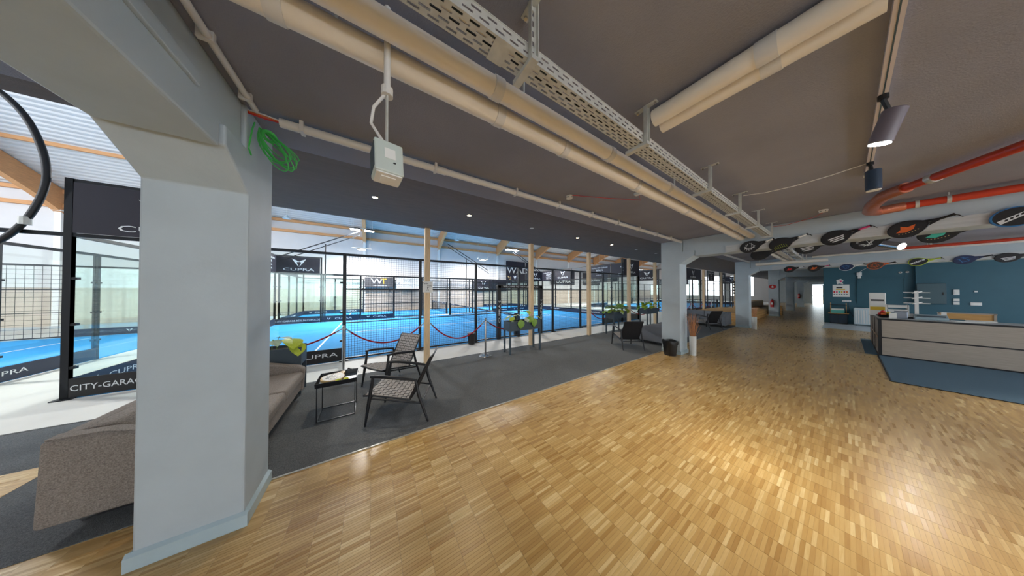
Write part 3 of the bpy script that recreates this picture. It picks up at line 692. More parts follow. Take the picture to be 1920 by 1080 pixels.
# downlights in the lounge ceiling
for k,(u,v,on) in enumerate(((703,370,1),(880,404,1),(997,428,0),(1083,446,1),(1147,459,1),(1193,468,0),(1230,475,0))):
    p=atZ(u,v,ZA)
    t=thing('downlight','recessed %s downlight in the slate lounge ceiling, %s from the near column'%('lit warm' if on else 'unlit',('first','second','third','fourth','fifth','sixth','seventh')[k]),'downlight',(p.x,p.y,ZA),0,'lit ceiling downlights' if on else 'unlit ceiling downlights')
    MB().lathe([(.05,0),(.05,-.004),(.04,-.006),(.04,0)],20).build('trim_ring',m_white,t); MB().lathe([(.036,-.001),(.036,-.004)],16).build('lamp_lens',m_down if on else m_paper,t)
    if on:
        l=bpy.data.lights.new('downlight_light','SPOT'); l.energy=40; l.spot_size=R(100); l.spot_blend=.6; l.color=(1,.86,.66); l.shadow_soft_size=.04
        lo=bpy.data.objects.new('downlight_light',l); COL.objects.link(lo); lo.location=(p.x,p.y,ZA-.02)
# lamp track with cylinder spots
t=thing('lamp_track','pale ceiling track carrying the cylinder spotlights','lamp track',(.155,.9,ZC)); MB().box(-.018,.018,0,4.0,-.034,0).build('rail',M('track_grey',(205,196,196),.5),t); MB().box(-.003,.003,0,4.0,-.035,-.033).build('slot',m_cab,t)
MB().box(-.026,.026,3.9,4.0,-.04,0).build('feed_end',m_galv,t)
def spot(loc,axis,label,r=.048,l=.24,mat=None,power=220,stem=None):
    t=thing('cylinder_spotlight',label,'spotlight',loc); ax=Vector(axis).normalized()
    q=ax.to_track_quat('Z','Y').to_matrix().to_4x4()
    def put(mb,nm,m,**k):
        mb.v=[tuple(q@Vector(v)) for v in mb.v]; return mb.build(nm,m,t,**k)
    put(MB().lathe([(r,0),(r,l),(r*.9,l+.006),(r*.25,l+.01)],24),'lamp_body',mat or M('spot_body_slate',(44,62,84),.4,noise=.04),smooth=True)
    put(MB().lathe([(r*.98,-.006),(r*.98,.002)],24),'bezel',m_chrome); put(MB().lathe([(r*.9,-.009),(r*.9,-.004)],20),'lamp_lens',m_lens if power else m_paper)
    top=ax*l
    MB().tube([tuple(top*.8),(stem[0],stem[1],stem[2]-.03),stem],.012,8).build('stem',m_black,t); MB().lathe([(.022,-.03),(.022,0)],12,stem).build('adapter',m_black,t)
    if power:
        L=bpy.data.lights.new('spot_light','SPOT'); L.energy=power; L.spot_size=R(120); L.spot_blend=.9; L.shadow_soft_size=.05; L.color=(1,.93,.82)
        lo=bpy.data.objects.new('spot_light',L); COL.objects.link(lo); lo.location=Vector(loc)-ax*.012; lo.rotation_euler=ax.to_track_quat('Z','Y').to_euler()
P1=atZ(1650,268,2.79)
spot(tuple(P1),(.28,-.08,1),'cylinder spotlight with the brightly lit face under the lamp track',stem=(.155-P1.x,-.05,ZC-.034-P1.z),r=.05,l=.2,mat=M('spot_body_mauve',(120,112,124),.35))
P2=atZ(1638,356,2.80)
spot(tuple(P2),(0,0,1),'dark blue cylinder spotlight hanging beside the foil wrapped pipe',stem=(.155-P2.x,0,ZC-.034-2.80),l=.2,power=0)
P3=atY(1690,462,9.0)
spot(tuple(P3),(-.6,.5,.35),'chrome spotlight hanging behind the front racket beam',r=.075,l=.28,mat=m_chrome,stem=(-.1,.15,ZC-P3.z))
t=thing('lamp_track','added unseen ceiling track without lamps over the counter side of the room','lamp track',(2.7,-3.0,ZC)); MB().box(-.018,.018,0,9.5,-.034,0).build('rail',MATS['track_grey'],t)  # made-up track out of view, meant for extra lamps, left bare
t=thing('lamp_track','added unseen ceiling track without lamps in front of the counter','lamp track',(3.4,8.2,ZC)); MB().box(-.018,.018,0,5.5,-.034,0).build('rail',MATS['track_grey'],t)  # another added track outside the view, meant for brightening lamps, bare
# red pipes with foil wrapped bend
t=thing('red_pipe','red painted heating pipe with a copper foil wrapped bend under the ceiling','pipe',(.25,6.78,3.03))
MB().tube([(.25,-.02,0),(6.2,.02,0)],.05,14).build('pipe_run',m_red,t,smooth=True)
MB().tube([(.18,-1.14,.02),(.72,-2.05,.02),(1.6,-3.5,.02),(3.6,-6.8,.02)],.046,14).build('pipe_run',m_red,t,smooth=True)
MB().tube([(.25,-.02,0),(.04,-.05,-.02),(-.03,-.22,-.03),(-.02,-.6,-.02),(.05,-.95,.01),(.18,-1.14,.02)],.066,14).build('foil_wrap',m_foil,t,smooth=True)
for p in((.34,-.02,0),(.55,-.015,0)): MB().tube([(p[0]-.015,p[1],p[2]),(p[0]+.015,p[1],p[2])],.058,14).build('pipe_clamp',m_galv,t)
for p,q in(((.30,-1.34,.02),(.33,-1.39,.02)),((.72,-2.05,.02),(.75,-2.10,.02))): MB().tube([p,q],.055,14).build('pipe_clamp',m_galv,t)
for p in((.55,-.015,0),(.74,-2.08,.02),(1.5,0,0)): MB().tube([p,(p[0],p[1],.1)],.006,6).build('hanger_rod',m_galv,t)
# pipes of the second bay behind the beam
for k,(y,z,m,l) in enumerate(((12.9,2.98,m_red,'dark red pipe across the second bay'),(13.1,2.95,m_whpipe,'white pipe across the second bay'),(13.4,3.02,m_galv,'grey duct rail across the second bay'))):
    t=thing('service_pipe',l,'pipe',(.9,y,z)); MB().tube([(0,0,0),(4.5,0,0)],.04,10).build('pipe_run',m,t,smooth=True); 
    for x in(.4,1.6): MB().tube([(x,0,0),(x,0,ZC-z)],.008,6).build('hanger_rod',m_galv,t)

# ================================================================== LOUNGE FURNITURE
def weave(P,nu,nv,th,gap=.10):
    """basket weave of raised pads over a surface P(s,t) with s,t in 0..1; returns MB"""
    mb=MB()
    for i in range(nu):
        for j in range(nv):
            over=(i+j)%2; g=gap
            ga,gb=(g*.2,g*1.4) if over else (g*1.4,g*.2)
            s0,s1=(i+ga)/nu,(i+1-ga)/nu; t0,t1=(j+gb)/nv,(j+1-gb)/nv
            z0,z1=(0,th) if over else (0,th*.55)
            c=[(s0,t0),(s1,t0),(s1,t1),(s0,t1)]
            mb.add([P(a,b,z0) for a,b in c]+[P(a+(.5-a)*.0,b,z1) for a,b in c],[(4,5,6,7),(0,1,5,4),(1,2,6,5),(2,3,7,6),(3,0,4,7)])
    return mb
def bez(p0,p1,p2,t): return tuple(p0[i]*(1-t)**2+2*p1[i]*t*(1-t)+p2[i]*t*t for i in range(3))
def make_chair():
    t=thing('lounge_chair','', 'chair')
    W=.30
    for s in(-1,1):
        x=s*W
        MB().tube([(x*1.03,-.40,0),(x,-.355,.33),(x*.99,-.315,.625)],[.013,.023,.018],10).build('front_leg',m_chair,t,smooth=True)
        MB().tube([(x*1.03,.37,0),(x,.25,.35),(x*.99,.205,.555)],[.013,.022,.017],10).build('rear_leg',m_chair,t,smooth=True)
        MB().tube([(x*.99,-.345,.63),(x*1.02,-.2,.625),(x*1.02,.05,.585),(x*.99,.225,.552)],[.017,.022,.021,.016],10).build('armrest',m_chair,t,smooth=True)
        MB().tube([(x,-.352,.355),(x,.275,.245)],.013,8).build('side_rail',m_chair,t,smooth=True)
        MB().tube([(x*.9,.12,.285),(x*.9,.25,.56),(x*.9,.385,.835)],[.013,.014,.011],8).build('back_stile',m_chair,t,smooth=True)
    MB().tube([(-W,-.35,.35),(W,-.35,.35)],.012,8).build('cross_rail',m_chair,t); MB().tube([(-W,.28,.24),(W,.28,.24)],.012,8).build('cross_rail',m_chair,t)
    def seat(a,b,h):
        y=-.425+b*.56; z=.405-.02*(0 if b>.12 else (0.12-b)*8)-.11*b-.012*math.sin(math.pi*a)
        return ((a-.5)*2*W*.96,y,z+h)
    def back(a,b,h):
        y=.125+b*.265+.012*math.sin(math.pi*a); z=.275+b*.565
        return ((a-.5)*2*W*.9,y-h*.9,z+h*.4)
    weave(seat,11,10,.010).build('woven_seat',m_weave,t); weave(back,10,12,.010).build('woven_back',m_weave,t)
    for f,nm in((seat,'seat_backing'),(back,'back_backing')):
        g=MB()
        for i in range(6):
            for j in range(6):
                a0,a1,b0,b1=i/6,(i+1)/6,j/6,(j+1)/6
                g.add([f(a0,b0,-.006),f(a1,b0,-.006),f(a1,b1,-.006),f(a0,b1,-.006),f(a0,b0,.001),f(a1,b0,.001),f(a1,b1,.001),f(a0,b1,.001)],[(3,2,1,0),(4,5,6,7),(0,1,5,4),(2,3,7,6),(1,2,6,5),(3,0,4,7)])
        g.build(nm,m_weavedk,t)
    for nm,ps in(('seat_frame',[seat(0,b/6,0) for b in range(7)]),('seat_frame',[seat(1,b/6,0) for b in range(7)])): MB().tube(ps,.012,8).build(nm,m_chair,t,smooth=True)
    MB().tube([seat(a/6,0,0) for a in range(7)],.013,8).build('seat_frame',m_chair,t,smooth=True); MB().tube([back(a/6,1,0) for a in range(7)],.010,8).build('back_rail',m_chair,t,smooth=True)
    return t
ch=make_chair(); G='woven lounge chairs'
for k,(x,y,a,l) in enumerate(((-3.49,.425,-23.6,'black framed woven lounge chair turned towards the taupe sofa, next to the parquet edge'),(-4.745,.36,32,'black framed woven lounge chair beside the velvet rope and pine post'),
        (-3.68,6.64,-124.2,'woven lounge chair seen from its dark back beside the bin column'),(-3.45,13.05,-118,'woven lounge chair in the second lounge behind the dried reeds'))):
    o=ch if k==0 else copy_tree(ch)
    o.location=(x,y,.004); o.rotation_euler=(0,0,R(a)); tag(o,l,'chair',G)

def rbox(x0,x1,y0,y1,z0,z1): return MB().box(x0,x1,y0,y1,z0,z1)
def sofa(L,loc,rz,label,m,mside,legs=True):
    t=thing('sofa',label,'sofa',loc,rz); h=L/2; D=.5
    rbox(-h+.12,h-.12,-D+.05,D-.03,.13,.29).build('base',m,t,bevel=.02)
    n=2
    for k in range(n):
        a=-h+.13+k*(L-.26)/n; b=a+(L-.26)/n-.006
        rbox(a,b,-D+.2,D+.0,.285,.43).build('seat_cushion',m,t,bevel=.045,seg=4)
        c=MB().prism([(-D+.09,.40),(-D+.31,.42),(-D+.24,.71),(-D+.10,.71)],a,b,'x').build('back_cushion',m,t,bevel=.04,seg=4)
    MB().prism([(-D,.11),(-D+.12,.11),(-D+.12,.70),(-D+.015,.70)],-h+.02,h-.02,'x').build('backrest',m,t,bevel=.03,seg=3)
    for s in(-1,1):
        a,b=(s*h-.0,s*(h-.13)); a,b=min(a,b),max(a,b)
        ar=MB().prism([(-D,.10),(D-.02,.10),(D,.46),(D-.06,.505),(-D+.25,.69),(-D+.02,.70)],a,b,'x').build('armrest',mside,t,bevel=.025,seg=3)
        top=MB().prism([(D-.075,.497),(-D+.25,.682),(-D+.03,.692),(-D+.03,.706),(-D+.25,.696),(D-.07,.511)],a+.022,b-.022,'x').build('armrest_top',m,ar)
    for x in(-h+.18,h-.18):
        mb=MB()
        mb.bar((x,-D+.08,.012),(x,D-.08,.012),.035,.012); mb.bar((x,D-.086,.012),(x,D-.086,.14),.035,.012); mb.bar((x,-D+.086,.012),(x,-D+.086,.14),.035,.012)
        mb.build('sled_leg',m_chrome if legs else m_black,t)
    return t
sofa(1.98,(-4.0,-1.43,.004),0,'taupe tweed sofa behind the near grey column',m_sofa,m_sofa)
sofa(1.9,(-3.52,8.56,.004),R(90),'grey sofa with its sloping arm beside the bin column',m_sofagr,m_sofagr)
sofa(1.9,(-4.0,14.3,.004),R(180),'light grey sofa with sloping arms in the second lounge',m_sofagr,m_sofagr,False)

# tray table
t=thing('tray_table','small black wire frame tray table between sofa and chairs','side table',(-4.015,-.40,.004))
h=.205
for sx in(-1,1):
    for sy in(-1,1): MB().bar((sx*h,sy*h,0),(sx*h,sy*h,.455),.011,.011).build('leg',m_chair,t)
for z in(.006,):
    for sx in(-1,1): MB().bar((sx*h,-h,z),(sx*h,h,z),.011,.011).build('floor_bar',m_chair,t)
    for sy in(-1,1): MB().bar((-h,sy*h,z),(h,sy*h,z),.011,.011).build('floor_bar',m_chair,t)
for sy in(-1,1): MB().bar((-h,sy*h,.445),(h,sy*h,.445),.011,.011).build('top_bar',m_chair,t)
tr=MB().box(-h-.005,h+.005,-h-.005,h+.005,.45,.456).build('tray_floor',M('tray_grey_blue',(70,80,94),.35),t)
for sx in(-1,1): MB().prism([(sx*(h+.002),.452),(sx*(h+.006),.452),(sx*(h+.022),.515),(sx*(h+.018),.515)],-h-.02,h+.02,'y').build('tray_rim',m_chair,t)
for sy in(-1,1): MB().prism([(sy*(h+.002),.452),(sy*(h+.006),.452),(sy*(h+.022),.515),(sy*(h+.018),.515)],-h-.02,h+.02,'x').build('tray_rim',m_chair,t)

# ------------------------------------------------------------------ padel rackets
def outline(n=40,sc=1.0):
    pts=[]
    for k in range(n):
        a=2*math.pi*k/n; x=math.cos(a); z=math.sin(a)
        X=.150*x if x<0 else .165*x*(1+.12*x); Z=.130*z*(1-.30*max(0,x)**2)
        pts.append((X*sc,Z*sc))
    return pts
def racket(label,loc,rim,face,style,pr,grip,tilt,rz=0,flat=False,group='padel rackets on the beams'):
    """head centre at loc, handle towards +x, face towards -y"""
    t=thing('padel_racket',label,'racket',loc,0,group)
    t.rotation_euler=(0,-tilt,rz) if not flat else (R(-90),0,rz)
    if flat: t.rotation_euler=(R(-84),0,rz)
    MB().prism(outline(),-.017,.017,'y').build('frame',rim,t,bevel=.006)
    f=MB().prism(outline(36,.89),-.0195,.0195,'y').build('face',face,t)
    MB().prism([(.14,.055),(.26,.018),(.26,-.018),(.14,-.055),(.135,-.04),(.21,0),(.135,.04)],-.015,.015,'y').build('throat',rim,t,bevel=.004)
    MB().tube([(.245,0,0),(.36,0,0)],[.0165,.0165],10).build('grip',grip,t,smooth=True); MB().tube([(.355,0,0),(.372,0,0)],.020,10).build('butt_cap',m_bin,t)
    MB().tube([(.365,0,0),(.39,.0,-.03),(.40,0,-.07),(.385,0,-.03),(.37,0,0)],.004,6).build('wrist_cord',m_bin,t)
    y=-.021
    if style=='dots':
        for i in range(-3,4):
            for j in(-1,0,1): MB().lathe([(.0055,0),(.0055,.002)],8).build('hole',pr,f).matrix_local=Matrix.Translation((i*.026-.01,y+.0,-.045+j*.024-.002*i*i))@Matrix.Rotation(R(90),4,'X')
    elif style=='stripes':
        for k in range(3): MB().box(-.075+.012*k,.095-.01*k,y-.001,y+.001,-.012-.03*k,.004-.03*k).build('stripe',pr,f)
    elif style=='band':
        MB().prism([(-.11,-.06),(.125,.02),(.118,.06),(-.118,-.015)],y-.001,y+.001,'y').build('band',pr,f)
        for k in range(5): MB().prism([(-.08+k*.035,-.035+k*.012),(-.06+k*.035,-.03+k*.012),(-.05+k*.035,-.008+k*.012),(-.07+k*.035,-.01+k*.012)],y-.002,y-.0005,'y').build('mark',m_bin,f)
    elif style=='blob':
        MB().prism([(-.09,-.02),(-.02,-.05),(.05,-.03),(.09,.03),(.02,.02),(-.02,.06),(-.04,.01)],y-.001,y+.001,'y').build('print',pr,f)
        for i in range(-3,4): MB().lathe([(.0055,0),(.0055,.002)],8).build('hole',m_gold,f).matrix_local=Matrix.Translation((i*.026,y,-.066+.004*i*i*.4))@Matrix.Rotation(R(90),4,'X')
    elif style=='lines':
        for k in range(9):
            a=random.uniform(0,6.28); x0,z0=.08*math.cos(a),.07*math.sin(a); b=a+random.uniform(1.2,2.6); x1,z1=.09*math.cos(b),.08*math.sin(b)
            MB().bar((x0,y,z0),(x1,y,z1),.002,.006).build('line_print',pr,f)
    return t
wt=m_text
YR=7.026
def rk(u,v,y,label,rim,face,style,pr,grip,tilt,dz=0):
    p=atY(u,v,y); racket(label,(p.x,y,p.z+dz),rim,face,style,pr,grip,R(tilt))
rk(1405,463,YR,'black racket with fine white line print and red throat on the front beam',m_carbon,m_foam,'lines',wt,m_paper,18)
rk(1462,458,YR,'black racket with a block of pale holes and white grip on the front beam',m_carbon,m_foam,'dots',m_lime,m_paper,22)
rk(1565,446,YR,'black racket with three white stripes and magenta throat on the front beam',m_carbon,m_foam,'stripes',wt,m_pink,22)
rk(1698,430,YR,'black racket with orange print and a row of holes on the front beam',m_carbon,m_foam,'blob',m_orange,m_bin,22)
rk(1905,406,YR,'blue rimmed racket with a white lettered band on the front beam',m_blueprint,m_foam,'band',wt,m_bin,18)
YR2=7.06+.45+.024
for u,v,l,rim,st,pr in((1425,477,'plain black racket on the far side of the front beam',m_carbon,'dots',m_bin),(1512,464,'black racket with white dashes on the far side of the front beam',m_carbon,'stripes',wt),(1622,455,'black and white patterned racket on the far side of the front beam',m_carbon,'lines',wt),(1755,440,'black racket with turquoise print on the far side of the front beam',m_carbon,'blob',m_teal2)):
    rk(u,v,YR2,l,rim,m_foam,st,pr,m_bin,12)
YR3=14.8-.034
for u,v,l,rim,face,st,pr,g in((1480,505,'black racket with red print on the second beam',m_carbon,m_foam,'blob',m_red2,m_paper),(1526,503,'black racket with orange flame print on the second beam',m_carbon,m_foam,'blob',m_orange,m_pink),
   (1586,501,'navy racket with white rim on the second beam',m_paper,m_navyp,'lines',m_blueprint,m_paper),(1640,498,'brown and orange patterned racket on the second beam',m_orange,m_bark,'lines',m_orange,m_bin),
   (1720,491,'lime and black racket with white panel on the second beam',m_lime,m_foam,'band',wt,m_lime),(1807,487,'plain navy racket on the second beam',m_navyp,m_navyp,'lines',m_blueprint,m_bin),(1888,483,'black racket with thick white stripes on the second beam',m_carbon,m_foam,'stripes',wt,m_pink)):
    rk(u,v,YR3,l,rim,face,st,pr,g,14)
# racket and balls on the tray
r=racket('sand framed racket with dark script print lying on the tray table',(-3.985,-.46,.502),m_gold,m_paper,'lines',m_bin,m_bin,0,R(155),True,None)
if 'group' in r: del r['group']
for k,(x,y) in enumerate(((-3.845,-.385),(-3.853,-.30))):
    t=thing('padel_ball',('yellow felt ball on the tray touching the racket' if k==0 else 'yellow felt ball at the corner of the tray'),'ball',(x,y,.493),0,'balls on the tray table')
    MB().lathe([(.0335*math.sin(math.pi*i/10)+.0001,-.0335*math.cos(math.pi*i/10)) for i in range(11)],16).build('felt_ball',m_yellow,t,smooth=True)
    MB().tube([(.0338*math.cos(a)*math.cos(.4*math.sin(2*a)),.0338*math.sin(a)*math.cos(.4*math.sin(2*a)),.0338*math.sin(.4*math.sin(2*a))) for a in [2*math.pi*q/20 for q in range(21)]],.0009,5,cap=False).build('seam',m_paper,t)

# ------------------------------------------------------------------ planters
def leaf_mesh(name,cup=.25):
    mb=MB(); rows=6; prof=[(0,.06),(.12,.36),(.3,.5),(.5,.47),(.7,.34),(.88,.15),(1.0,.01)]
    for i,(yy,ww) in enumerate(prof):
        for j,s in enumerate((-1,-.5,0,.5,1)):
            y=yy-(.16*(abs(s)**1.5) if i==0 else .10*abs(s)*(1-yy) if i<3 else 0)
            mb.v.append((s*ww,y,cup*(abs(s)*ww)*.6-.22*yy*yy))
    for i in range(len(prof)-1):
        for j in range(4): a=i*5+j; mb.f.append((a,a+1,a+6,a+5))
    return mb.mesh(name)
LM=[leaf_mesh('leaf',.3),leaf_mesh('leaf',-.15)]
LEAF=[]
for m in(m_leaf,m_leaf2,m_leaf3):
    for k in range(2):
        me=LM[k].copy(); me.materials.append(m); LEAF.append(me)
def planter(loc,rz,label,leaves,L=1.05,z0=.63,z1=.89,W=.36,legs=True):
    t=thing('planter_box',label,'planter',loc,rz); l=L/2; w=W/2; th=.008
    MB().box(-w,w,-l,l,z0,z0+.01).build('box_floor',m_planter,t)
    for s in(-1,1):
        MB().box(s*w-th/2,s*w+th/2,-l,l,z0,z1).build('side_panel',m_planter,t); MB().box(-w,w,s*l-th/2,s*l+th/2,z0,z1).build('end_panel',m_planter,t)
        for q in(-1,1):
            MB().box(s*(w-.02)-.022,s*(w-.02)+.022,q*(l-.02)-.022,q*(l-.02)+.022,0,z0+.05).build('leg',m_planter,t)
    MB().box(-w+.01,w-.01,-l+.01,l-.01,z1-.06,z1-.035).build('soil',m_soil,t)
    for (x,y,z,s,rx,rzz,k) in leaves:
        o=obj('leaf',LEAF[k%6],None,t); o.location=(x,y,z); o.scale=(s,s,s); o.rotation_euler=(rx,random.uniform(-.3,.3),rzz)
        bx_,by_=max(-w+.05,min(w-.05,x*.5)),max(-l+.08,min(l-.08,y*.85))
        MB().tube([bez((bx_,by_,z1-.05),((bx_+x)/2,(by_+y)/2,max(z,z1)+.10),(x,y,z),q/5) for q in range(6)],.0045,5).build('stem',m_stem,t,smooth=True)
    return t
def bush(n,L,k0,zs,seed):
    r=random.Random(seed); out=[]
    for i in range(n):
        a=r.uniform(0,6.28); x=r.uniform(-.24,.26); y=r.uniform(-L/2,L/2)*1.05; e=max(abs(x)/.24,abs(y)/(L/2))
        z=zs+.26*(1-.7*e*e)*r.uniform(.4,1.2)-.12*max(0,e-.8)*3
        out.append((x,y,z,r.uniform(.13,.22),R(r.uniform(-55,15)) if e>.7 else R(r.uniform(-20,40)),math.atan2(y*.6,x+.001)-math.pi/2+r.uniform(-.7,.7),r.choice(k0)))
    return out
lv=[(.19,-.18,.90,.23,R(-78),R(-90),0),(.20,.26,.92,.22,R(-75),R(-85),0),(.16,.18,.99,.19,R(-40),R(-120),1),(.15,-.42,.89,.15,R(-80),R(-80),4),(.05,-.5,.99,.16,R(-20),R(150),2),(.12,-.38,1.0,.17,R(-15),R(-150),3),
    (.0,-.02,1.17,.15,R(10),R(120),2),(.05,.16,1.15,.16,R(-25),R(-100),2),(-.05,-.2,1.03,.17,R(10),R(60),3),(.1,.48,.96,.15,R(-25),R(-20),2),(0,.4,1.0,.17,R(0),R(10),0),(-.12,.05,1.02,.17,R(10),R(80),1),(.14,.04,.96,.15,R(-30),R(-100),5),(-.1,-.36,1.0,.15,R(10),R(100),4)]
planter((-5.12,3.68,.004),R(-3),'slate planter box with two big round hanging leaves in front of a pine post',lv)
planter((-5.2,8.55,.004),R(4),'slate planter box with the bushiest pale foliage',bush(44,1.1,(0,1,4,5,2,1),.93,3))
planter((-5.3,11.5,.004),R(0),'slate planter box with bright green leaves before the farthest pine post',bush(34,1.1,(0,1,2,3,0),.93,5))
lv0=[(.1,.42,.92,.26,R(-15),R(-70),2),(.14,.5,.86,.22,R(-55),R(-60),3),(.0,.25,.95,.2,R(0),R(-30),4),(.1,.2,.92,.18,R(-10),R(-60),4),(.05,.05,.9,.2,R(-5),R(-100),2),(.12,-.1,.87,.17,R(-50),R(-90),3),(.16,.48,.80,.17,R(-80),R(-80),5),(.05,-.25,.92,.2,R(0),R(-120),2)]
planter((-5.2,-1.55,.004),R(0),'slate planter box with a drooping yellow leaf behind the taupe sofa',lv0,L=1.1,z0=.5,z1=.79)

# ------------------------------------------------------------------ stanchions and ropes
def stanchion(x,y,label,z=0.0,h=.93):
    t=thing('rope_stanchion',label,'stanchion',(x,y,z),0,'chrome rope stanchions')
    MB().lathe([(.165,0),(.165,.012),(.15,.03),(.05,.045),(.028,.06)],28).build('base',m_chrome,t,smooth=True)
    MB().tube([(0,0,.04),(0,0,h)],.024,16).build('pole',m_chrome,t,smooth=True)
    MB().lathe([(.012,0),(.035,.005),(.035,.03),(.014,.036)],16,(0,0,h-.01)).build('hook_ring',m_chrome,t,smooth=True)
    MB().lathe([(.034*math.sin(math.pi*i/8)+.0002,-.034*math.cos(math.pi*i/8)) for i in range(9)],16,(0,0,h+.055)).build('ball_finial',m_chrome,t,smooth=True)
def rope(a,b,sag,label,r=.016):
    a=Vector(a);b=Vector(b); t=thing('velvet_rope',label,'rope',tuple(a),0,'red velvet ropes')
    d=b-a; pts=[tuple(d*q-Vector((0,0,sag*4*q*(1-q)))) for q in [i/16 for i in range(17)]]
    MB().tube(pts[1:-1],r,10).build('cord',m_rope,t,smooth=True)
    MB().tube(pts[:2],[.008,.017],10).build('end_cap',m_chrome,t); MB().tube(pts[-2:],[.017,.008],10).build('end_cap',m_chrome,t)
S1=(-5.82,-.50); S2=(-5.24,2.55)
stanchion(S1[0],S1[1],'chrome stanchion standing at the court board behind the tray table'); stanchion(S2[0],S2[1],'chrome stanchion standing on the carpet between pine posts',.004)
rope((S1[0],S1[1]+.03,.94),(-5.53,1.05,.97),.38,'red velvet rope from the first stanchion to the card post')
rope((-5.53,1.19,.97),(S2[0],S2[1]-.03,.945),.42,'red velvet rope swagging from the card post to the stanchion')
rope((S2[0],S2[1]+.03,.94),(-5.6,4.25,.90),.3,'red velvet rope vanishing behind the leafy planter box')
rope((S1[0],S1[1]-.03,.94),(-5.75,-2.2,.80),.24,'red velvet rope running behind the drooping planter')
rope((-5.53,7.27,.95),(-5.6,9.0,.9),.36,'red velvet rope behind the bushiest planter')
rope((-5.6,9.0,.9),(-5.53,10.04,.9),.22,'short red velvet rope at the fourth pine post')
rope((-5.53,10.16,.9),(-5.53,12.59,.9),.34,'red velvet rope under the bright green planter')
rope((-5.53,12.71,.9),(-5.53,15.94,.9),.36,'red velvet rope in the second lounge')
rope((-5.53,16.06,.9),(-5.6,17.9,1.0),.4,'red velvet rope beyond the second lounge sofa'); rope((-5.6,17.9,1.0),(-5.53,19.84,.9),.4,'red velvet rope beside the far stanchion')
rope((-5.53,19.96,.9),(-5.6,21.9,1.0),.4,'red velvet rope before the timber steps')
stanchion(-5.62,17.9,'chrome stanchion beyond the second lounge sofa'); stanchion(-5.62,21.95,'chrome stanchion next to the timber steps')
# card on the first post
c=atX(799,538,-5.455); t=thing('post_card','white card with handwriting and a little figure pinned to the pine post','sign',(-5.452,1.12,c.z))
cd=MB().box(0,.004,-.115,.115,-.13,.13).build('card',m_paper,t)
text('Padel',.06,(.005,-.05,.085),FX,m_bin,cd); text('today',.045,(.005,.04,.03),FX,m_bin,cd)
MB().bar((.005,-.01,-.03),(.005,.05,.0),.002,.006).build('drawn_line',m_bin,cd); MB().bar((.005,0,-.03),(.005,-.02,-.1),.002,.006).build('drawn_line',m_bin,cd); MB().bar((.005,0,-.03),(.005,.03,-.1),.002,.006).build('drawn_line',m_bin,cd); MB().lathe([(.012,0),(.012,.002)],8,(0,0,0)).build('drawn_head',m_bin,cd).matrix_local=Matrix.Translation((.005,.0,-.01))@Matrix.Rotation(R(90),4,'Y')
# bin at the fence
t=thing('fence_bin','small black bin standing against the court fence','bin',(-6.66,2.74,0)); MB().lathe([(.10,0),(.135,.36),(.125,.36),(.095,.02)],20).build('bucket',m_bin,t,smooth=True); MB().lathe([(.138,.35),(.142,.37),(.128,.37)],20).build('rim',m_bag,t)

# ================================================================== COUNTER AND NAVY WALL
CY=11.53; CXL=.47
t=thing('reception_counter','long reception counter clad in bleached oak boards with dark joints','counter',(CXL,CY,.006))
CW=5.6
for k,(z0,z1) in enumerate(((.03,.475),(.505,.955))): MB().box(.05,CW,-.0,.03,z0,z1).build('front_board',m_counter,t)
for z0,z1 in((0,.03),(.475,.505),(.955,.995)): MB().box(0,CW,-.006,.03,z0,z1).build('dark_joint',m_black,t)
MB().box(0,.05,-.008,.035,0,.995).build('corner_post',m_black,t)
MB().box(.05,CW,.03,.06,0,.95).build('carcass',m_bark,t)
for y0,y1 in((.035,1.05),(1.09,2.1),(2.14,3.1)):
    for z0,z1 in((.03,.475),(.505,.955)): MB().box(-.0,.03,y0,y1,z0,z1).build('side_board',m_bark,t)
for y in(1.05,2.10,3.10): MB().box(-.008,.04,y,y+.04,0,.995).build('side_post',m_black,t)
for z0,z1 in((0,.03),(.475,.505),(.955,.995)): MB().box(-.008,.03,.03,3.12,z0,z1).build('side_joint',M('side_oak_strip',(150,120,90),.5) if z0==.475 else m_black,t)
MB().box(0,CW,.0,.75,.985,1.0).build('worktop',M('worktop_pale',(170,172,172),.35),t); MB().box(0,.7,.75,3.12,.985,1.0).build('worktop_return',MATS['worktop_pale'],t)
ZT0=1.006+.0
def onc(u,v,y): p=atY(u,v,y); return p
# white panel with slot (display board)
a=onc(1627,549,12.9); b=onc(1659,590,12.9)
t=thing('menu_display','white upright display board with a dark slot on the counter corner','display',((a.x+b.x)/2+.02,12.9,ZT0))
w=(b.x-a.x)/2
MB().box(-w,w,-.02,.02,0,a.z-ZT0).build('panel',m_paper,t,bevel=.015); MB().box(-w*.8,w*.8,-.024,-.018,.43,.48).build('slot',m_black,t); MB().box(-w*.9,w*.9,-.024,-.018,.16,.26).build('print_strip',m_yel,t); MB().box(-w*1.1,w*1.1,-.1,.1,0,.012).build('foot',m_white,t)
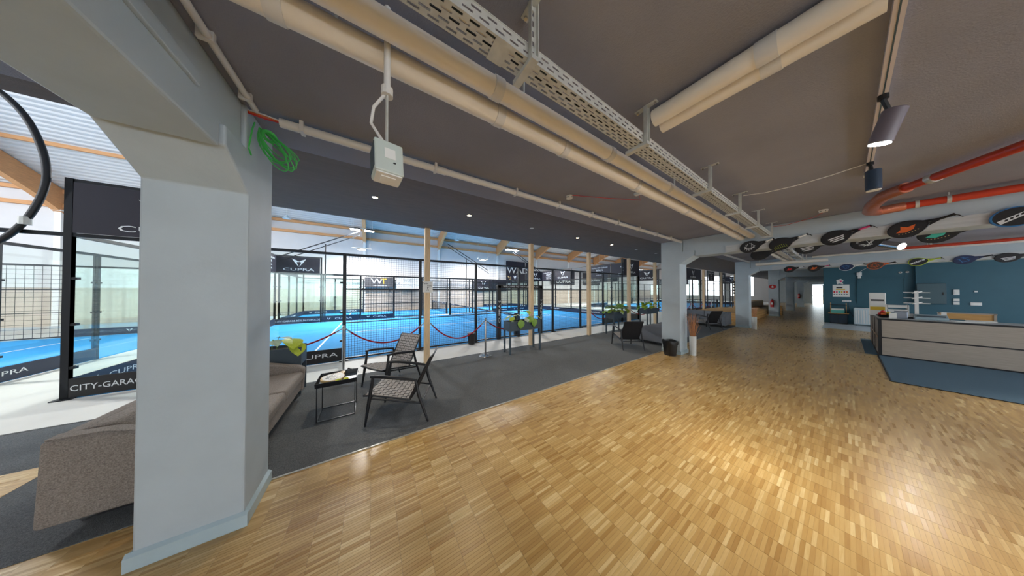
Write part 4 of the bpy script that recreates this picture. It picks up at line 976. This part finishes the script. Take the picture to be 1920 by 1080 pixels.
# fruit bowl
t=thing('fruit_bowl','bowl of red and green fruit at the counter corner','bowl',(.575,12.0,ZT0))
MB().lathe([(.05,0),(.09,.03),(.12,.075),(.112,.075),(.08,.035),(.04,.012)],20).build('bowl',m_bin,t,smooth=True)
fruits=[]
for k,(x,y,z,m,n,cat) in enumerate(((-.05,-.03,.10,m_red2,'red apple heaped in the counter bowl','apple'),(.045,.02,.10,m_lime,'green apple heaped in the counter bowl','apple'),(-.005,-.085,.10,m_orange,'orange heaped in the counter bowl','orange'),(-.01,.0,.155,m_red2,'red apple on top of the counter bowl','apple'),(.065,-.055,.125,m_yel,'yellow lemon in the counter bowl','lemon'))):
    f=thing(cat+'_fruit',n,cat,(.575+x,12.0+y,ZT0+z-.04)); MB().lathe([(.04*math.sin(math.pi*i/8)+.0003,.04-.04*math.cos(math.pi*i/8)) for i in range(9)],12).build('flesh',m,f,smooth=True); MB().tube([(0,0,.076),(.004,0,.095)],.003,5).build('stalk',m_bark,f)
# jars, glasses
for k,(x,y,m,l) in enumerate(((.69,11.8,m_paper,'white napkin holder beside the fruit bowl'),(.80,11.85,M('grey_foil',(140,150,165),.3,metal=.5),'silver foil snack bag standing on the counter'))):
    t=thing('napkin_holder' if k==0 else 'snack_bag',l,'holder' if k==0 else 'bag',(x,y,ZT0))
    if k==0:
        MB().box(-.05,.05,-.04,-.035,0,.12).build('plate',m,t); MB().box(-.05,.05,.035,.04,0,.12).build('plate',m,t); MB().box(-.048,.048,-.03,.03,0,.15).build('napkins',m_paper,t)
    else:
        MB().prism([(-.08,0),(.08,0),(.09,.04),(.085,.17),(.095,.19),(-.095,.19),(-.085,.17),(-.09,.04)],-.03,.03,'y').build('pouch',m,t,bevel=.015); MB().box(-.09,.09,-.004,.004,.185,.205).build('seal',m,t)
# low white shelf crate
a=onc(1662,571,12.6); b=onc(1702,590,12.6)
t=thing('counter_crate','low white slatted crate on the counter','crate',((a.x+b.x)/2,12.6,ZT0)); w=(b.x-a.x)/2; hh=a.z-ZT0
for z in(.02,.14,.26): MB().box(-w,w,-.14,-.125,z,z+.07).build('slat',m_paper,t); MB().box(-w,w,.125,.14,z,z+.07).build('slat',m_paper,t)
for s in(-1,1): MB().box(s*w-.012,s*w+.012,-.14,.14,0,hh).build('end_panel',m_paper,t)
MB().box(-w,w,-.13,.13,.0,.012).build('crate_floor',m_wood2,t)
# tree rack
p=onc(1718,545,12.25)
t=thing('bracelet_tree','white display tree with three tiers of arms on the counter','display stand',(p.x,12.25,ZT0))
MB().box(-.025,.025,-.025,.025,0,p.z-ZT0).build('trunk',m_paper,t); MB().lathe([(.11,0),(.11,.015),(.03,.03)],20).build('foot',m_paper,t)
for z in(.70,.55,.41):
    MB().tube([(-.17,0,z),(.17,-.02,z-.01)],.011,8).build('arm',m_paper,t); MB().tube([(-.06,-.12,z-.02),(.08,.14,z+.02)],.011,8).build('arm',m_paper,t)
# grey till tray, black tool, papers, screen shelf
t=thing('till_tray','grey sloping till on the counter','till',(1.17,11.95,ZT0)); MB().prism([(-.14,0),(.14,0),(.14,.10),(.05,.13),(-.14,.06)],-.2,.2,'x').build('body',M('till_grey',(150,170,178),.4),t,bevel=.01); MB().box(-.17,.17,-.1,.05,.065,.105).build('keypad',m_planter,t)
MB().box(.14,.2,.1,.14,.03,.2).build('receipt_printer',m_paper,t)
t=thing('tape_dispenser','small black tape dispenser on the counter','dispenser',(.92,12.05,ZT0)); MB().prism([(-.07,0),(.07,0),(.06,.03),(.02,.05),(-.02,.03),(-.05,.07),(-.07,.05)],-.02,.02,'y').build('body',m_bin,t,bevel=.005); MB().lathe([(.02,-.012),(.02,.012)],12).build('tape_roll',m_paper,t).matrix_local=Matrix.Translation((.0,0,.05))@Matrix.Rotation(R(90),4,'X')
for k,(x,y,rz,l) in enumerate(((1.56,11.78,.1,'loose white sheet stack beside the till'),(1.75,12.2,-.1,'white folder on the counter before the timber screen'))):
    t=thing('paper_stack',l,'papers',(x,y,ZT0),rz)
    for q in range(3): MB().box(-.15,.15,-.105,.105,q*.008,q*.008+.006).build('sheet',m_paper,t).rotation_euler=(0,0,q*.07)
t=thing('counter_screen','pale timber screen board along the back of the counter','screen',(1.66,12.7,ZT0))
for s in(-1,1): MB().box(s*.31-.015,s*.31+.015,-.03,.03,0,.17).build('upright',m_counter,t)
MB().box(-.31,.31,-.01,.01,.0,.15).build('panel',m_wood2,t); MB().box(-.33,.33,-.03,.03,.15,.175).build('top_board',m_counter,t)
# ---- things on the navy and teal wall
WY=21.075
def wthing(name,label,cat,u0,v0,u1,v1,y=WY):
    a=atY(u0,v0,y); b=atY(u1,v1,y); c=(a+b)/2
    return thing(name,label,cat,(c.x,y,c.z)),abs(b.x-a.x)/2,abs(b.z-a.z)/2
t,w,h=wthing('price_poster','white price poster with coloured product pictures on the navy wall','poster',1561,534,1593,557)
b=MB().box(-w,w,-.01,0,-h,h).build('sheet',m_paper,t)
MB().box(-w*.55,w*.2,-.012,-.009,h*.42,h*.6).build('heading',m_bin,b); MB().box(-w*.6,w*.5,-.012,-.009,h*.15,h*.34).build('yellow_bar',m_yel,b)
for k,m in enumerate((m_red2,m_pink,m_teal2,m_yel,m_red2,m_orange)): MB().box(-w*.9+k*w*.3,-w*.9+k*w*.3+w*.2,-.012,-.009,-h*.35,-h*.05).build('picture',m,b)
for k in range(6): MB().box(-w*.9+k*w*.3,-w*.9+k*w*.3+w*.18,-.012,-.009,-h*.62,-h*.5).build('price_line',m_cab,b)
t,w,h=wthing('wall_sticker','small pink and white sticker above the price poster','sticker',1568,523,1582,533)
b=MB().prism([(-w,h*.6),(w*.3,h),(w,h*.3),(w*.6,-h*.3),(w*.9,-h),(-w*.2,-h*.7),(-w*.8,-h)],-.006,0,'y').build('sheet',m_paper,t); MB().prism([(-w*.1,h*.5),(w*.7,h*.3),(w*.4,-h*.3),(0,-h*.2)],-.008,-.005,'y').build('pink_print',m_pink,b)
t,w,h=wthing('wall_sensor','white alarm box high on the navy wall','alarm box',1606,511,1616,522)
MB().box(-w,w,-.07,0,-h*.2,h).build('housing',m_white,t,bevel=.01); MB().box(-w*.6,w*.6,-.06,0,-h,-h*.2).build('sounder',m_white,t,bevel=.01); MB().tube([(0,-.02,h),(.1,-.01,h+.12),(.3,-.005,h+.3)],.008,6).build('cable',m_white,t)
t,w,h=wthing('socket_strip','white socket strip on the navy wall','socket',1579,563,1596,566)
MB().box(-w,w,-.04,0,-.04,.04).build('housing',m_white,t,bevel=.008)
for k in(-1,0,1): MB().lathe([(.025,0),(.025,.004)],12).build('socket_face',m_acw,t).matrix_local=Matrix.Translation((k*w*.6,-.04,0))@Matrix.Rotation(R(90),4,'X')
MB().tube([(w*.3,-.03,-.04),(w*.6,-.06,-.5),(w*1.8,-.1,-.95),(w*2.6,-.14,-1.1)],.008,6).build('cable',m_black,t)
# shelf with teal box
a=atY(1553,586,20.85); b=atY(1592,588,20.85)
t=thing('shelf_rack','black rack with a thin timber shelf under the price poster','shelf',((a.x+b.x)/2,20.85,.004)); w=(b.x-a.x)/2
MB().box(-w,w,-.2,.2,.53,.56).build('shelf_board',m_wood2,t); MB().box(-w*.85,w*.85,-.19,.19,.02,.5).build('cabinet_body',m_black,t); MB().box(-w*.82,w*.0-.005,-.2,-.19,.05,.48).build('cabinet_door',m_navy,t); MB().box(.005,w*.82,-.2,-.19,.05,.48).build('cabinet_door',m_navy,t)
for s in(-1,1): MB().box(s*w*.75-.012,s*w*.75+.012,-.012,.012,.56,1.1).build('upright',m_wood2,t)
MB().box(-w*.8,w*.8,-.1,.15,.98,1.0).build('upper_shelf',m_black,t)
a=atY(1558,577,20.8); b=atY(1584,586,20.8)
bt=thing('towel_crate','turquoise crate of white towels on the shelf rack','crate',((a.x+b.x)/2,20.8,.564)); w=(b.x-a.x)/2; MB().box(-w,w,-.13,.13,0,.16).build('crate',M('turquoise_crate',(90,180,170),.5),bt,bevel=.01); MB().box(-w*.95,w*.95,-.12,.12,.16,.24).build('towels',m_paper,bt,bevel=.02)
# portable cooler
a=atY(1603,576,20.4); b=atY(1629,609,20.4)
t=thing('portable_cooler','pale blue ribbed cooler on castors against the navy wall','cooler',((a.x+b.x)/2+.05,20.5,.004)); w=.26; hz=.86
MB().box(-w,w,-.2,.2,.07,hz).build('body',m_acw,t,bevel=.02)
for k in range(7): MB().box(-w*.85+k*w*.27,-w*.85+k*w*.27+.03,-.212,-.198,.12,hz-.08).build('rib',m_white,t)
MB().box(-w*.9,w*.9,-.19,.19,hz,hz+.02).build('lid',m_white,t)
for sx in(-1,1): MB().lathe([(.03,-.015),(.03,.015)],12).build('castor',m_black,t).matrix_local=Matrix.Translation((sx*w*.8,-.15,.035))@Matrix.Rotation(R(90),4,'Y')
# wall frame (flush door) and cabinet
t,w,h=wthing('door_2','flush navy roller door in the navy wall','door',1609,523,1698,570); t['kind']='structure'
MB().box(-w,w,-.03,0,-h,h).build('door_leaf',m_teal,t); 
for s in(-1,1): MB().box(s*w-.03,s*w+.03,-.05,0,-h,h).build('door_frame',m_teal,t)
MB().box(-w,w,-.05,0,h-.03,h+.03).build('door_frame',m_teal,t)
t,w,h=wthing('electrical_cabinet','grey steel electrical cabinet on the teal wall','cabinet',1716,532,1773,570,y=21.03)
MB().box(-w,w,-.2,0,-h,h).build('body',m_cab,t,bevel=.01); MB().box(-w+.02,w-.02,-.215,-.2,-h+.02,h-.02).build('door',M('cabinet_door_grey',(70,94,102),.5),t); MB().box(w-.08,w-.05,-.23,-.215,-.06,.06).build('handle',m_black,t)
for l,u0,v0,u1,v1 in(('white thermostat on the teal wall',1787,543,1799,553),('upper white light switch below the thermostat',1786.5,560,1799,565),('lower white light switch below the thermostat',1786.5,566,1799,571.5),('white double socket bar on the teal wall',1819,567,1841,573),('small white round button on the teal wall',1826,545,1833,548)):
    t,w,h=wthing('wall_switch',l,'switch',u0,v0,u1,v1,y=21.03); MB().box(-w,w,-.03,0,-h,h).build('plate',m_white,t,bevel=.006); MB().box(-w*.6,w*.6,-.038,-.03,-h*.6,h*.6).build('rocker',m_paper,t)
for l,u,v in(('left white cable gland high on the navy wall',1688,511),('right white cable gland high on the navy wall',1701,510)):
    p=atY(u,v,WY); t=thing('cable_gland',l,'cable gland',(p.x,WY,p.z)); MB().lathe([(.045,0),(.045,.02),(.03,.03)],14).build('ring',m_white,t).rotation_euler=(R(90),0,0); MB().lathe([(.018,.02),(.018,.05)],10).build('cable_end',m_black,t).rotation_euler=(R(90),0,0)

# ================================================================== BY THE COLUMNS
t=thing('waste_bin','black round waste bin with a liner in front of the grey column','bin',(-2.62,6.84,0))
MB().lathe([(.135,0),(.175,.37),(.165,.37),(.125,.02)],28).build('bucket',m_bin,t,smooth=True)
mb=MB(); n=28
for i,(r,z) in enumerate(((.178,.30),(.182,.36),(.18,.395),(.165,.39),(.158,.34))):
    for k in range(n):
        q=2*math.pi*k/n; f=1+.03*math.sin(5*q+i)+.02*math.sin(9*q); mb.v.append((r*f*math.cos(q),r*f*math.sin(q),z+.012*math.sin(4*q+i*.5)))
for i in range(4):
    for k in range(n): mb.f.append((i*n+k,i*n+(k+1)%n,(i+1)*n+(k+1)%n,(i+1)*n+k))
mb.build('bin_liner',m_bag,t,smooth=True)
t=thing('reed_vase','tall white vase beside the grey column','vase',(-2.27,7.33,0))
MB().lathe([(.07,0),(.073,.25),(.078,.52),(.068,.52),(.06,.03)],24).build('vessel',m_vase,t,smooth=True)
t2=thing('dried_reeds','bundle of dried reeds standing in the tall white vase','dried reeds',(-2.27,7.33,.05))
rr=random.Random(4)
for k in range(70):
    a=rr.uniform(0,6.28); s=rr.uniform(.02,.19)*(1 if rr.random()<.8 else .5); h=rr.uniform(.75,1.1)
    MB().tube([(.035*math.cos(a)*rr.random(),.035*math.sin(a)*rr.random(),0),(.05*math.cos(a),.05*math.sin(a),.46),(s*.75*math.cos(a),s*.75*math.sin(a),h*.8),(s*math.cos(a+.2),s*math.sin(a+.2),h)],[.003,.003,.0026,.0012],4).build('reed',m_reed,t2)
t=thing('reed_vase','square white vase beside the column at the carpet end','vase',(-2.27,14.62,0)); MB().lathe([(.075,0),(.08,.3),(.085,.56),(.072,.56),(.06,.03)],20).build('vessel',m_vase,t,smooth=True)
t2=thing('dried_grass','short bundle of straw in the square white vase','dried grass',(-2.27,14.62,.05))
for k in range(40):
    a=rr.uniform(0,6.28); s=rr.uniform(.03,.11); MB().tube([(.03*math.cos(a),.03*math.sin(a),0),(.05*math.cos(a),.05*math.sin(a),.5),(s*math.cos(a),s*math.sin(a),rr.uniform(.85,.96))],[.004,.004,.002],4).build('stalk',m_reed,t2)
def extinguisher(x,y,z,label,s=1):
    t=thing('fire_extinguisher',label,'extinguisher',(x,y,z))
    MB().lathe([(.06,0),(.085,.02),(.085,.42),(.06,.48),(.025,.51)],20).build('cylinder',m_red2,t,smooth=True); MB().box(-.05,.05,-.088,-.080,.18,.32).build('label_plate',m_paper,t)
    MB().lathe([(.025,.51),(.025,.56)],12).build('valve',m_bin,t); MB().bar((-.08,0,.58),(.05,0,.6),.02,.012).build('lever',m_red2,t); MB().tube([(.03,-.02,.54),(.13,-.03,.45),(.12,-.03,.15)],.012,8).build('hose',m_bin,t,smooth=True); MB().box(-.03,.03,.08,.115,.2,.3).build('wall_bracket',m_black,t)
extinguisher(-2.74,23.0,.62,'red fire extinguisher on the grey column below the red sign'); extinguisher(-2.75,38.9,.9,'far red fire extinguisher on the last grey column')
p=atY(1448.5,537.5,23.08); t=thing('fire_sign','red oval fire sign with white symbol on the column','sign',(p.x,23.09,p.z))
MB().prism([(.17*math.cos(a)*(1.0),.14*math.sin(a)) for a in [2*math.pi*k/20 for k in range(20)]],-.02,0,'y').build('plate',m_red2,t); MB().prism([(-.06,-.05),(0,-.08),(.06,-.05),(.03,.03),(0,.08),(-.04,.02)],-.024,-.019,'y').build('symbol',m_paper,t)
# timber platform and steps past the carpet
t=thing('timber_platform','low honey timber platform with plank front past the third column','platform',(-5.4,17.2,0))
for k in range(3): MB().box(.06,2.42,0,.03,.01+k*.15,.15+k*.15).build('front_plank',m_wood2,t)
for k in range(3): MB().box(2.42,2.45,0,5.6,.01+k*.15,.15+k*.15).build('side_plank',m_wood2,t)
for k in range(10): MB().box(.06,2.45,k*.56,k*.56+.55,.46,.485).build('deck_plank',m_wood2,t)
t=thing('timber_steps','honey timber bleacher steps with slatted back behind the extinguisher column','steps',(-4.9,24.2,0))
for k in range(3):
    for q in range(2): MB().box(0,1.9-.5*k,q*2.6,q*2.6+2.55,k*.42,k*.42+.05).build('tread',m_wood2,t)
    MB().box(1.86-.5*k,1.9-.5*k,0,5.2,max(0,k*.42-.40),k*.42).build('riser',m_wood2,t)
for z in(1.5,1.72,1.94,2.16,2.38): MB().box(.0,.05,0,5.2,z,z+.12).build('back_slat',m_bark,t)
for y in(.1,2.6,5.1): MB().box(-.05,.0,y-.05,y+.05,0,2.5).build('back_post',m_bark,t)
for k,(y,l) in enumerate(((24.0,'honey timber crate beside the extinguisher column'),)):
    t=thing('timber_crate',l,'crate',(-2.62,24.2,0))
    for z in(.02,.2,.38,.56): MB().box(-.2,.2,-.2,-.18,z,z+.14).build('slat',m_wood2,t); MB().box(-.2,.2,.18,.2,z,z+.14).build('slat',m_wood2,t); MB().box(.18,.2,-.18,.18,z,z+.14).build('slat',m_wood2,t)
